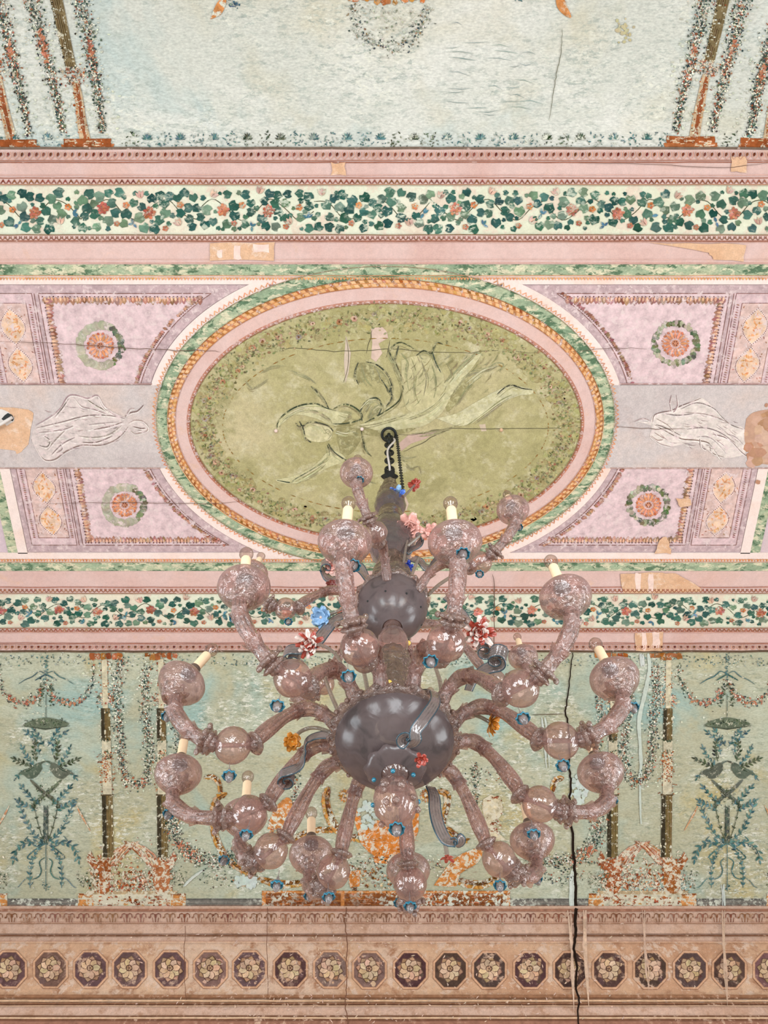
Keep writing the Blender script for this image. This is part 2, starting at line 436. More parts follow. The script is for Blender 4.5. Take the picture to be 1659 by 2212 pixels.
hline(p, 320.5, 5.5, (124, 104, 90), wob=.8); hline(p, 1407, 4.2, (104, 82, 66), wob=.8)  # shadow line along each cove edge, drawn in as dark colour
p.build('dark_arris_line', ceiling, 'p_line')

# ---- ivy friezes
def ivy_frieze(y0, y1, k, seed, name):
    global R
    R = random.Random(seed)
    h = y1 - y0; sy = (y1 - y0) / 110.0 / k
    st, lf, fl = Paint(.0045), Paint(.006), Paint(.008)
    per = 252.0 * k
    taken = []
    def free(x, y, d):
        for (a, b, e) in taken[-260:]:
            if (a - x) ** 2 + ((b - y) / sy) ** 2 < (d + e) ** 2: return False
        return True
    x = XA
    i = 0
    while x < XB:
        for fx, fy, r, kind in [(.20, .50, 13, 'berry'), (.62, .54, 13, 'berry'), (.40, .45, 8, 'orange'), (.86, .42, 8, 'orange'), (.30, .82, 7, 'small'),
                                (.74, .84, 7, 'small'), (.10, .24, 9, 'bud'), (.52, .22, 9, 'bud'), (.83, .80, 9, 'bud'), (.93, .62, 8, 'blue'), (.46, .80, 7, 'blue')]:
            if R.random() < .12: continue
            cx = x + per * fx + R.uniform(-8, 8) * k; cy = y0 + h * (fy + R.uniform(-.05, .05)); r *= k
            taken.append((cx, cy, r * .9))
            if kind == 'berry':
                c = jit((186, 112, 92), 14)
                for q in range(16):
                    a, d = q * 2.4, r * .95 * math.sqrt((q + .4) / 16)
                    fl.blob(cx + d * cos(a), cy + sy * d * sin(a), r * .28, jit(c, 18), 6, sy)
            elif kind in ('orange', 'small'):
                for q in range(5): fl.blob(cx + r * .6 * cos(q * 1.26), cy + sy * r * .6 * sin(q * 1.26), r * .42, jit((200, 126, 80) if kind == 'orange' else (184, 116, 90), 18), 6, sy)
            elif kind == 'bud':
                a = R.uniform(-2.4, -.7)
                for q in (-.5, 0, .5): fl.leaf(cx, cy, a + q, r * 2.0, r * .9, jit((206, 166, 148), 12))
                fl.leaf(cx, cy, a + .1, r * 1.4, r * .25, jit((150, 110, 96), 12))
            else:
                for q in range(3): fl.leaf(cx, cy, R.uniform(0, 6), r * 1.7, r * .9, jit((84, 124, 140), 16))
        pts = smooth([(x + per * t, y0 + h * (.5 + .22 * sin(2 * pi * t * 2 + i))) for t in (0, .125, .25, .375, .5, .625, .75, .875, 1)], 4)
        st.line(pts, 1.8 * k, (92, 92, 70), False)
        x += per; i += 1
    taken.sort()
    items = taken[:]; taken.clear()
    x = XA
    while x < XB:
        taken[:] = [t for t in items if abs(t[0] - x) < 90] + [t for t in taken[-120:] if t[0] > x - 90]
        n = 0
        for tr in range(int(70)):
            cx, cy = x + R.uniform(0, 60 * k), y0 + h * R.uniform(.14, .90)
            r = k * (R.uniform(11, 14.5) if tr < 45 else R.uniform(5, 8))
            if free(cx, cy, r * .72):
                taken.append((cx, cy, r * .72))
                g = R.random()
                c = (56, 92, 82) if g < .55 else (76, 110, 94) if g < .8 else (108, 130, 106)
                a = R.uniform(0, 2 * pi)
                c = jit(c, 12)
                lf.ivy(cx, cy, a, r, c, sy)
                if r > 9 * k:
                    d = tuple(min(255, q + 28) for q in c)
                    fl.line([(cx - .5 * r * cos(a), cy - sy * .5 * r * sin(a)), (cx + .7 * r * cos(a), cy + sy * .7 * r * sin(a))], 1.3 * k, d)
                    fl.line([(cx, cy), (cx + .6 * r * cos(a + 1.2), cy + sy * .6 * r * sin(a + 1.2))], 1.0 * k, d)
        x += 60 * k
    st.build('vine_stem', ceiling, 'p_vine', stuff=True)
    lf.build('ivy_leaves', ceiling, 'p_vine', name, True)
    fl.build('berries_and_buds', ceiling, 'p_vine', stuff=True)
ivy_frieze(400, 506, 1.0, 11, 'painted dark green ivy leaves near the upper cove')
ivy_frieze(1283, 1356, .815, 23, 'painted dark green ivy leaves behind the chandelier')
R = random.Random(5)

# ------------------------------------------------------------------ oval medallion
OC = (0.002, 0.3225); OA, OB = 0.3105, 0.2125; RW = 0.0472        # plan units of H
def ell(off, n=144, a0=0.0, a1=2 * pi):
    """offset curve of the outer oval (off>0 is inward), as plan points"""
    out = []
    for i in range(n + 1):
        t = a0 + (a1 - a0) * i / n
        x, y = OA * cos(t), OB * sin(t); nx, ny = cos(t) / OA, sin(t) / OB; d = hypot(nx, ny)
        out.append((OC[0] + x - off * nx / d, OC[1] + y - off * ny / d))
    return out
def ring_solid(name, o0, o1, mat, z, label=None):
    A, B = ell(o0), ell(o1); n = len(A) - 1; v, f = [], []
    for zz in (H + CAMZ - z, H + CAMZ - .0005):
        for q in A[:n]: v.append((q[0] * H, q[1] * H, zz))
        for q in B[:n]: v.append((q[0] * H, q[1] * H, zz))
    for i in range(n):
        j = (i + 1) % n
        f += [(i, j, n + j, n + i), (i, 2 * n + i, 2 * n + j, j), (n + i, n + j, 3 * n + j, 3 * n + i)]
    o = mesh_obj(name, v, f, M[mat], ceiling)
    if label: o['label'] = label
    return o
_lim = [t for t in [2 * pi * i / 720 for i in range(720)] if .1225 < ell(-.0125, 1, t, t + .001)[0][1] < .5235]
for side in (1, -1):
    ts = sorted((t if t < pi else t - 2 * pi) if side > 0 else t for t in _lim if cos(t) * side > 0)
    A, B = ell(-.0125, 80, ts[0], ts[-1]), ell(0.0, 80, ts[0], ts[-1]); n = 81
    v = [(q[0] * H, q[1] * H, zz) for zz in (H + CAMZ - .0095, H + CAMZ - .0005) for L_ in (A, B) for q in L_]
    f = []
    for i in range(80): f += [(i, i + 1, n + i + 1, n + i), (i, 2 * n + i, 2 * n + i + 1, i + 1)]
    mesh_obj('oval_pale_border', v, f, M['pale'], ceiling)
ring_solid('oval_green_border', 0.0, RW * .33, 'green', .011, 'marbled green border round the oval')
ring_solid('oval_orange_moulding', RW * .325, RW * .53, 'orange', .016, 'orange twisted moulding round the oval')
ring_solid('oval_pink_border', RW * .53, RW * .95, 'pink', .012, 'wide pink border inside the orange oval moulding')
EI = ell(RW * .95)[:-1]
v = [(q[0] * H, q[1] * H, H + CAMZ - .009) for q in EI] + [(OC[0] * H, OC[1] * H, H + CAMZ - .009)]
field = mesh_obj('oval_field', v, [(i, (i + 1) % 144, 144) for i in range(144)], M['olive'], ceiling)
field['label'] = 'olive green oval field behind the chandelier chain'
def ell_px(off, n, a0=0, a1=2 * pi): return [CX(*q) for q in ell(off, n, a0, a1)]
p = Paint(.0185)
for off, w, c in [(RW * .33, 1.8, (150, 100, 60)), (RW * .53, 1.6, (190, 120, 70)), (0.0, 1.5, (150, 130, 100)), (RW * .425, 1.2, (206, 130, 70))]:
    p.line(ell_px(off, 200), w, c, False, close=True)
for i in range(170):                                  # short dark dashes in two rows on the orange moulding
    t = 2 * pi * i / 170
    for (o0, o1, dt, cc) in ((.345, .41, 0.0, (170, 106, 60)), (.44, .515, .014, (196, 134, 86))):
        q = [ell(RW * o, 1, t + dt + e, t + 3)[0] for o, e in ((o0, 0), (o0, .015), (o1, .022), (o1, .007))]
        p.poly([CX(*z) for z in q], jit(cc, 20))
p.build('twist_ornament', ceiling, 'p_ceil', stuff=True)
p = Paint(.0145)
p.line(ell_px(RW * .88, 200), 1.6, (196, 124, 96), False, close=True)
p.line(ell_px(RW * .955, 200), 2.4, (150, 104, 76), False, close=True)
for i in range(260):
    t = 2 * pi * i / 260 + R.uniform(-.004, .004)
    p.line([CX(*q) for q in ell(RW * .915, 3, t, t + .016)], 2.0, jit((186, 112, 84), 18), False)
p.build('dotted_line_ornament', ceiling, 'p_ceil', stuff=True)
p = Paint(.0125)
for i in range(230):                                  # orange tooth ornament on the pale border
    t = 2 * pi * i / 230
    a = CX(*ell(-.0015, 1, t, t + .01)[0]); b = CX(*ell(-.0055, 1, t + .013, t + .02)[0]); c = CX(*ell(-.0015, 1, t + .02, t + .03)[0])
    if 603 < b[1] < 1206: p.line([a, b, c], 2.0, jit((230, 150, 98), 16), False)
p.build('tooth_ornament', ceiling, 'p_ceil', stuff=True)

# flower garland round the oval field
p = Paint(.0108)
for i in range(520):
    t = R.uniform(0, 2 * pi); d = RW * .95 + R.uniform(.004, .034); x, y = CX(*ell(d, 1, t, t + .01)[0])
    p.blob(x, y, R.uniform(5, 11), jit((166, 154, 106), 8), 9, .8, .3)
p.build('garland_wash', field, 'p_olive', stuff=True)
p = Paint(.0115)
for i in range(2600):
    t = R.uniform(0, 2 * pi); d = RW * .95 + abs(R.gauss(.0195, .008)) 
    if d > RW * .95 + .040: continue
    x, y = CX(*ell(d, 1, t, t + .01)[0])
    g = R.random()
    if g < .62: p.leaf(x, y, R.uniform(0, 6.3), R.uniform(4, 9), R.uniform(2.5, 5.5), jit((140, 136, 92) if g < .35 else (108, 106, 72), 16))
    else: p.blob(x, y, R.uniform(1.6, 3.6), jit((146, 116, 88) if g < .8 else (172, 152, 112), 18), 6, .8)
for i in range(66):
    t = 2 * pi * i / 66 + R.uniform(-.03, .03); d = RW * .95 + R.uniform(.012, .026)
    x, y = CX(*ell(d, 1, t, t + .01)[0]); r = R.uniform(4.5, 8)
    c = [(196, 158, 134), (182, 142, 116), (172, 120, 88), (150, 138, 120)][R.randrange(4)]
    for q in range(6): p.blob(x + r * .6 * cos(q * 1.05), y + r * .5 * sin(q * 1.05), r * .5, jit(c, 16), 6, .85)
    p.blob(x, y, r * .35, jit((116, 74, 56), 10), 6)
p.build('flower_garland', field, 'p_olive', 'painted garland of leaves and roses round the oval', True)
p = Paint(.0112)
for i in range(110):
    if R.random() < .2: continue
    t = 2 * pi * i / 110
    p.line([CX(*q) for q in ell(RW * .95 + .0445, 4, t, t + .04)], 2.0, jit((150, 112, 58), 12))
p.build('dashed_line', field, 'p_olive')

# flying draped figure, in drawn strokes (traced over the medallion)
def T7(q): return (400 + .5425 * q[0], 600 + .5425 * q[1])
p = Paint(.0118)
LT, SH, DK, PK = (206, 198, 160), (146, 140, 106), (72, 74, 60), (204, 178, 158)
def body(pts, c): p.poly([T7(q) for q in smooth(pts + [pts[0]], 4)[:-1]], c)
for sh_ in ([(690, 600), (780, 600), (880, 590), (960, 560), (900, 610), (800, 630), (720, 625)], [(860, 340), (880, 330), (900, 420), (930, 500), (900, 530), (868, 470)], [(600, 600), (690, 600), (700, 640), (660, 700), (620, 700)], [(560, 540), (600, 545), (650, 560), (700, 570), (640, 595), (590, 590)], [(1040, 420), (1090, 380), (1130, 420), (1080, 500), (1040, 530)], [(680, 345), (720, 340), (790, 380), (815, 440), (780, 420), (730, 400), (690, 420)]): body(sh_, (152, 142, 100))
body([(690, 585), (800, 560), (890, 540), (960, 500), (1010, 450), (1050, 400), (1120, 335), (1180, 300), (1150, 350), (1110, 400), (1060, 470), (1020, 540), (950, 590), (880, 600), (780, 610)], (200, 190, 150))
body([(1000, 560), (1080, 540), (1150, 500), (1240, 450), (1300, 430), (1380, 445), (1375, 465), (1300, 470), (1230, 510), (1150, 570), (1090, 590)], (206, 197, 160))
body([(365, 600), (380, 560), (450, 510), (530, 505), (600, 530), (650, 545), (600, 590), (520, 560), (440, 545), (400, 570)], (202, 193, 152))
body([(470, 595), (500, 578), (550, 585), (585, 610), (575, 645), (530, 655), (485, 640)], (204, 192, 152))
body([(560, 700), (600, 690), (640, 725), (560, 760), (470, 810), (400, 820), (360, 805), (430, 790), (510, 750)], (200, 190, 148))
body([(860, 330), (920, 310), (980, 320), (1030, 390), (1020, 470), (960, 520), (890, 530), (865, 450)], (192, 180, 138))
for c, w, ls in [
    (DK, 4.5, [[(365, 600), (375, 565), (410, 532), (460, 508), (520, 502), (560, 518), (600, 530)], [(500, 432), (530, 458), (555, 490), (572, 522)], [(590, 522), (640, 503), (690, 528), (702, 562), (640, 580), (588, 582)],
                [(705, 572), (699, 530), (720, 495), (760, 478), (782, 508), (768, 548), (728, 572)], [(715, 578), (800, 530), (850, 490), (866, 440), (850, 370), (820, 312), (814, 288), (850, 258), (890, 270), (920, 290)],
                [(690, 335), (676, 380), (690, 425)], [(720, 335), (760, 345), (800, 378), (822, 422), (812, 455), (798, 430), (770, 390)], [(800, 512), (822, 480), (816, 430)], [(920, 310), (950, 290), (980, 302), (990, 280), (1002, 258), (1028, 266)],
                [(985, 300), (1000, 342), (1020, 380)], [(570, 660), (590, 692), (622, 716), (662, 736)], [(566, 665), (574, 702), (560, 722), (510, 762), (440, 802), (418, 815), (365, 806)], [(1240, 466), (1270, 440), (1300, 428), (1340, 440), (1382, 446)],
                [(440, 578), (452, 592), (475, 588), (500, 574), (540, 580), (572, 592), (590, 612)], [(455, 572), (470, 602), (480, 640), (502, 656)], [(700, 600), (708, 642), (716, 682), (742, 712)], [(812, 300), (832, 330), (842, 300), (850, 270)]]),
    (SH, 3.0, [[(400, 562), (460, 532), (520, 530), (572, 560), (585, 582)], [(520, 440), (545, 475), (562, 508)], [(620, 530), (662, 540), (640, 556), (608, 546)], [(715, 542), (735, 505), (766, 490)], [(725, 556), (750, 520), (774, 505)], [(740, 560), (762, 530), (776, 520)],
                [(840, 300), (832, 330), (860, 400), (872, 450)], [(700, 342), (718, 400), (742, 432)], [(735, 345), (748, 390), (742, 412)], [(755, 352), (775, 395), (765, 420)], [(930, 300), (942, 322), (962, 322)], [(1040, 412), (1080, 370), (1122, 330), (1160, 300), (1188, 310)],
                [(1100, 402), (1150, 370), (1200, 360), (1240, 340), (1268, 345), (1252, 376)], [(1120, 588), (1180, 548), (1250, 492), (1300, 466)], [(545, 590), (556, 606), (570, 606), (582, 622), (570, 642)], [(690, 592), (760, 582), (830, 562), (882, 545)], [(880, 562), (940, 540), (1000, 500), (1040, 452)],
                [(900, 622), (960, 616), (1040, 602), (1100, 582)], [(640, 602), (690, 622)], [(620, 640), (640, 662), (680, 672)], [(560, 742), (520, 776), (440, 822)], [(330, 402), (270, 440), (240, 412)], [(300, 382), (340, 355), (402, 350)], [(420, 370), (480, 392), (520, 422)], [(860, 300), (882, 330), (880, 380), (890, 450)],
                [(900, 320), (920, 380), (915, 450), (930, 500)], [(940, 330), (960, 400), (950, 470)], [(980, 340), (1000, 420), (990, 480)], [(1030, 420), (1060, 380), (1040, 340)], [(1060, 470), (1110, 400), (1150, 372)], [(1080, 500), (1130, 430), (1180, 392)], [(660, 760), (700, 800), (760, 820)], [(880, 740), (900, 760), (930, 752), (940, 782)], [(850, 700), (880, 720), (920, 712)]]),
    (LT, 3.4, [[(410, 545), (460, 520), (530, 518), (580, 540)], [(1140, 580), (1200, 535), (1270, 485), (1330, 462), (1380, 462)], [(600, 610), (640, 620), (680, 610)], [(870, 590), (940, 570), (1000, 530), (1050, 470)], [(1050, 430), (1100, 370), (1150, 325)], [(500, 600), (530, 596), (552, 620)], [(430, 810), (500, 772), (560, 735)], [(700, 520), (730, 488), (756, 484)], [(1120, 420), (1180, 372), (1240, 352)]])]:
    for l in ls:
        sm = [T7(q) for q in smooth(l, 4)]
        p.line(sm, w * .8, jit(c, 8))
        for z in range(4):
            k0 = R.randrange(0, max(1, len(sm) // 2)); k1 = min(len(sm), k0 + max(4, len(sm) // 2)); ox, oy = R.uniform(-5, 5), R.uniform(2, 8)
            if k1 - k0 > 2: p.line([(x + ox, y + oy) for x, y in sm[k0:k1]], R.uniform(1.0, 2.0), jit((150, 142, 106) if c != LT else LT, 12))
for i in range(60):
    a = (R.uniform(850, 1240), R.uniform(320, 560)); an = R.uniform(-1.1, -.6)
    if a[1] > 700 - .25 * a[0] + 60 or a[1] < 650 - .33 * a[0]: continue
    l = R.uniform(25, 60)
    p.line([T7(a), T7((a[0] + l * .5 * cos(an) + 5, a[1] + l * .5 * sin(an))), T7((a[0] + l * cos(an), a[1] + l * sin(an)))], 1.6, jit((148, 138, 100), 14))
p.build('flying_draped_figure', field, 'p_olive', 'drawn draped figure flying across the olive oval')
p = Paint(.0108)
for pts in [[(740, 200), (800, 195), (808, 240), (770, 262), (785, 300), (760, 335), (740, 320), (745, 260)], [(640, 230), (660, 300), (650, 380), (638, 420), (632, 330)], [(850, 660), (890, 625), (960, 618), (1010, 606), (960, 640), (900, 660), (860, 690)],
            [(1170, 585), (1195, 582), (1200, 610), (1180, 612)], [(870, 850), (890, 900), (880, 930), (865, 900)]]:
    p.poly([T7(q) for q in pts], jit(PK, 8))
for l in [[(30, 280), (200, 300), (330, 282), (430, 280), (560, 292), (700, 290), (830, 282), (960, 296), (1100, 300), (1250, 290), (1400, 300)], [(830, 625), (930, 622), (1000, 606), (1120, 600), (1250, 604), (1400, 598), (1500, 600), (1660, 594)],
          [(720, 300), (735, 250), (745, 205)], [(800, 320), (815, 250)], [(640, 240), (650, 330), (630, 420)], [(870, 690), (940, 660), (1010, 620), (1060, 606)]]:
    p.line([(x + R.uniform(-1, 1), y + R.uniform(-1.5, 1.5)) for x, y in smooth([T7(q) for q in l], 4)], 1.5, (104, 96, 72))
p.build('plaster_loss', field, 'p_solid', 'pinkish plaster losses and hairline cracks in the oval')
for (x, y) in [(596, 931), (782, 927), (1083, 929)]:
    q = P3(x, y, .02)
    v, f = [], []
    for zz, rr in ((0, .010), (.012, .012), (.02, .008)):
        for i in range(10): v.append((q[0] + rr * cos(i * .6283), q[1] + rr * sin(i * .6283), q[2] + .012 - zz))
    for k in range(2):
        for i in range(10): f.append((k * 10 + i, k * 10 + (i + 1) % 10, k * 10 + 10 + (i + 1) % 10, k * 10 + 10 + i))
    f.append(tuple(range(20, 30)))
    mesh_obj('screw_cap', v, f, M['pale'] if x < 1000 else M['tan'], field, True)

# ------------------------------------------------------------------ the four lilac panels and the figure strips
XE = 0.533; YT0, YT1, YB0, YB1 = 0.1325, 0.2605, 0.378, 0.5085
def plan_box(name, x0, x1, y0, y1, mat, th, label=None):
    o = mesh_obj(name, *box_vf(x0 * H, x1 * H, y0 * H, y1 * H, H + CAMZ - th, H + CAMZ - .0004), M[mat], ceiling)
    if label: o['label'] = label
    return o
def oval_edge_x(y, off):
    """plan |x| of the oval offset curve at plan y (None outside)"""
    pts = ell(off, 120, -pi / 2, pi / 2)
    for u, w in zip(pts, pts[1:]):
        if (u[1] - y) * (w[1] - y) <= 0 and abs(w[1] - u[1]) > 1e-9:
            return u[0] + (w[0] - u[0]) * (y - u[1]) / (w[1] - u[1]) - OC[0]
    return None
for s in (-1, 1):
    # green and pale end borders, and the grey strip with its lying figure
    a, b = sorted((s * XE, s * (XE + .0145))); plan_box('green_end_border', a, b, .121, .5245, 'green', .005)
    a, b = sorted((s * (XE - .014), s * XE)); plan_box('pale_end_border', a, b, .13, .511, 'pale', .008)
    xs = sorted((s * (oval_edge_x(.32, 0) - .001), s * (XE - .001)))
    # strip follows the oval edge
    pts = []
    for i in range(13):
        y = YT1 + (YB0 - YT1) * i / 12; pts.append((OC[0] + s * (oval_edge_x(y, 0) or .3), y))
    poly = pts + [(s * XE, YB0), (s * XE, YT1)]
    v = [(q[0] * H, q[1] * H, H + CAMZ - .010) for q in poly] + [(q[0] * H, q[1] * H, H + CAMZ - .0003) for q in poly]; n = len(poly)
    o = mesh_obj('figure_strip', v, [tuple(range(n))] + [(i, (i + 1) % n, n + (i + 1) % n, n + i) for i in range(n)], M['strip'], ceiling)
    o['label'] = 'grey lilac strip with a lying draped figure, %s of the oval' % ('left' if s < 0 else 'right')
    strip = o
    p = Paint(.0125)
    DKc, MD, LTc = (132, 110, 106), (168, 146, 140), (232, 218, 210)
    if s < 0:
        T = lambda q: (.3376 * q[0], 560 + .3376 * q[1])
        sil = [(200, 1150), (225, 1075), (330, 1010), (400, 940), (440, 880), (520, 880), (620, 872), (680, 950), (790, 1008), (860, 1030), (940, 1065), (935, 1100), (860, 1118), (800, 1100), (740, 1160), (640, 1195), (520, 1195), (420, 1235), (340, 1285), (260, 1270)]
        LS = [[(230, 1060), (300, 1020), (380, 960), (430, 880), (480, 868), (560, 890), (620, 870), (660, 930), (720, 990), (790, 1010)], [(230, 1080), (400, 1040), (560, 1000), (700, 1000), (800, 1020)], [(240, 1110), (400, 1090), (480, 1060)], [(440, 890), (400, 950), (350, 1010)],
              [(470, 880), (520, 940), (600, 960), (680, 990)], [(560, 900), (620, 940), (700, 980)], [(620, 880), (650, 940), (690, 970)], [(200, 1150), (230, 1210), (280, 1280), (350, 1280), (420, 1230), (520, 1190), (640, 1190), (730, 1160), (790, 1110), (820, 1070)], [(300, 1220), (360, 1150), (420, 1090)],
              [(330, 1250), (400, 1180), (480, 1140)], [(500, 1130), (600, 1140), (700, 1120), (780, 1060)], [(520, 1170), (620, 1170), (720, 1130)], [(560, 1060), (640, 1050), (760, 1040)], [(600, 1090), (700, 1070), (790, 1040)], [(820, 1050), (860, 1030), (910, 1035), (945, 1070), (940, 1095), (900, 1110), (860, 1115), (830, 1090)],
              [(850, 1070), (900, 1082), (930, 1080)], [(880, 1092), (910, 1096)], [(800, 1000), (840, 980), (880, 970), (920, 930)], [(800, 1010), (830, 960), (860, 955)], [(250, 1190), (300, 1200), (320, 1160), (280, 1130)], [(360, 1240), (400, 1210), (380, 1160)]]
        box = (240, 780, 900, 1230)
    else:
        T = lambda q: (1100 + .337 * q[0], 560 + .337 * q[1])
        sil = [(800, 1035), (900, 1040), (930, 995), (1040, 965), (1180, 905), (1240, 890), (1330, 970), (1420, 1055), (1510, 1090), (1515, 1240), (1380, 1275), (1290, 1240), (1200, 1170), (1050, 1200), (960, 1180), (900, 1140), (910, 1070)]
        LS = [[(800, 1040), (860, 1020), (910, 1040)], [(920, 1045), (930, 1000), (980, 980), (1040, 970), (1100, 940), (1180, 910), (1230, 890)], [(1040, 870), (1030, 920), (1050, 980), (1080, 930), (1070, 870)], [(1100, 960), (1200, 920), (1300, 950), (1360, 1010), (1420, 1060), (1500, 1090)],
              [(1120, 982), (1250, 992), (1350, 1022), (1420, 1060)], [(930, 1060), (1000, 1100), (1100, 1150), (1200, 1160), (1280, 1180), (1300, 1240), (1380, 1270)], [(900, 1130), (960, 1180), (1040, 1200)], [(940, 1060), (1000, 1080), (1100, 1130)], [(1200, 1140), (1280, 1140), (1350, 1200), (1390, 1250)],
              [(1300, 1120), (1400, 1150), (1480, 1230), (1520, 1260)], [(1330, 1160), (1380, 1200)], [(1140, 1090), (1250, 1080), (1350, 1110), (1450, 1180)], [(930, 1110), (960, 1130), (990, 1150), (950, 1160), (910, 1130)], [(1220, 1150), (1230, 1200), (1260, 1220)], [(1400, 1120), (1450, 1140), (1500, 1190)],
              [(1290, 1190), (1330, 1250), (1360, 1290)], [(940, 1020), (1010, 1060), (1060, 1110)], [(1000, 990), (1080, 1000), (1180, 990)]]
        box = (960, 1440, 980, 1220)
    p.poly([T(q) for q in smooth(sil + [sil[0]], 3)[:-1]], (212, 194, 187) if s < 0 else (224, 208, 198))
    for k, l in enumerate(LS):
        p.line([T(q) for q in smooth(l, 4)], 2.6, jit(DKc if k % 2 else MD, 10))
        p.line([(T(q)[0] + 1.5, T(q)[1] + 3.0) for q in smooth(l, 4)], 2.0, jit(LTc, 5))
    for i in range(70):
        x, y = R.uniform(box[0], box[1]), R.uniform(box[2], box[3]); a = R.uniform(-.4, .3) if s < 0 else R.uniform(0, .9); l = R.uniform(25, 70)
        if abs(y - (box[2] + box[3]) / 2) > .42 * (box[3] - box[2]) * (1 - abs(x - (box[0] + box[1]) / 2) / (box[1] - box[0])) + 20: continue
        p.line([T((x, y)), T((x + l * .5 * cos(a), y + l * .5 * sin(a) + 4)), T((x + l * cos(a), y + l * sin(a)))], 1.7, jit(MD if R.random() < .6 else LTc, 10))
    p.build('lying_draped_figure', strip, 'p_ceil', 'grey drawing of a draped figure lying sideways')
    p = Paint(.0122)                                       # shaded edges of the strip
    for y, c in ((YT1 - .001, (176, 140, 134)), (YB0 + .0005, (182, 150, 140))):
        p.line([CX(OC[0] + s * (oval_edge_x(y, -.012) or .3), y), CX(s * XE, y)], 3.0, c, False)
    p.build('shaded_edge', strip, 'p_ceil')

    for (y0, y1, up) in ((YT0, YT1, True), (YB0, YB1, False)):
        pl = lambda X, Y: CX(s * X, Y)
        where = ('upper ' if up else 'lower ') + ('left' if s < 0 else 'right')
        ye = y0 if up else y1                              # outer long edge
        yi = y1 if up else y0
        d = 1 if up else -1                                # plan direction from the outer edge to the strip
        p = Paint(.0055)                                   # painted sunk field of the panel
        edge = []
        for i in range(15):
            y = yi + (ye - yi) * i / 14
            x = oval_edge_x(y, -.012)
            if x is None or x < .02: break
            edge.append((x, y))
        poly = edge + [(XE - .014, edge[-1][1]), (XE - .014, yi)]
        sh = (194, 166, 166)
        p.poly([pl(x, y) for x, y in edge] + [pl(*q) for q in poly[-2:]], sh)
        inner = []
        e2 = ye + d * .0105
        for i in range(15):
            y = yi + (e2 - yi) * i / 14
            x = oval_edge_x(y, -.024)
            if x is None or x < .06: break
            inner.append((x, y))
        XM = .437                                         # division between rosette panel and narrow panel
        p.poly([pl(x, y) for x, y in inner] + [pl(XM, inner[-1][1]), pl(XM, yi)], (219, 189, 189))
        p.poly([pl(XM + .006, yi), pl(XM + .006, e2), pl(XE - .022, e2), pl(XE - .022, yi)], (215, 184, 184))
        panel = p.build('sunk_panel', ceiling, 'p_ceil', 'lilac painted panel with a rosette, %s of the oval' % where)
        q = Paint(.0075)                                   # brown ruled lines
        br = (140, 100, 92)
        q.line([pl(x, y) for x, y in inner], 1.6, br, False)
        q.line([pl(*inner[-1]), pl(XM, e2)], 1.8, br, False)
        for dx in (0, .0055): q.line([pl(XM + dx, yi), pl(XM + dx, e2)], 1.5, br, False)
        x0, x1 = XM + .018, XE - .034
        for a, b in (((XM + .0085, yi), (XM + .0085, e2)), ((x0, yi + d * -.002), (x0, e2 + d * .012)), ((x1, yi + d * -.002), (x1, e2 + d * .012)), ((x0, e2 + d * .012), (x1, e2 + d * .012)), ((XM + .0085, e2), (XE - .022, e2)), ((XE - .022, yi), (XE - .022, e2))):
            q.line([pl(*a), pl(*b)], 1.3, jit(br, 10), False)
        q.build('ruled_line', panel, 'p_ceil')
        q = Paint(.0078)                                   # leaf-tip border
        egg = (172, 124, 104) if (up and s < 0) or not up else (158, 112, 98)
        for (a, b, n, inn) in (((inner[-1][0] + .012, e2 + d * .004), (XM - .004, e2 + d * .004), 40, (0, d)), ((XM - .006, e2 + d * .008), (XM - .006, yi), 24, (-1, 0))):
            for i in range(n):
                t = (i + R.uniform(.3, .7)) / n
                x, y = a[0] + (b[0] - a[0]) * t, a[1] + (b[1] - a[1]) * t
                A = pl(x, y); B = pl(x + inn[0] * .0105, y + inn[1] * .0105)
                an = atan2(B[1] - A[1], B[0] - A[0]); ln = hypot(B[0] - A[0], B[1] - A[1])
                c = jit(egg, 22)
                q.leaf(A[0], A[1], an, ln * R.uniform(.8, 1.1), ln * .75, c)
                q.leaf(A[0], A[1], an, ln * .6, ln * .3, jit((226, 176, 146), 10))
                M2 = pl(x + (.0025 if inn[0] == 0 else 0), y + (.0025 if inn[0] else 0)); q.blob(M2[0], M2[1], 1.7, jit((120, 80, 68), 14), 5)
        for i in range(len(inner) - 1):
            for t in (.15, .4, .65, .9):
                x = inner[i][0] + (inner[i + 1][0] - inner[i][0]) * t; y = inner[i][1] + (inner[i + 1][1] - inner[i][1]) * t
                A = pl(x + .004, y); B = pl(x + .0135, y + d * -.004); an = atan2(B[1] - A[1], B[0] - A[0])
                if R.random() < .85: q.leaf(A[0], A[1], an, R.uniform(7, 11), 7, jit(egg, 24)); q.blob(A[0], A[1], 1.6, jit((120, 80, 68), 14), 5)
        q.build('leaf_tip_border', panel, 'p_ceil', stuff=True)
        # rosette in its wreath
        rc = {('u', -1): (217, 747), ('u', 1): (1459, 742), ('l', -1): (269, 1091), ('l', 1): (1401, 1091)}[('u' if up else 'l', s)]
        sx, sy2 = (1.0, .97) if up else (.93, .86)
        q = Paint(.0076)
        green_side = 1 if s < 0 else 0
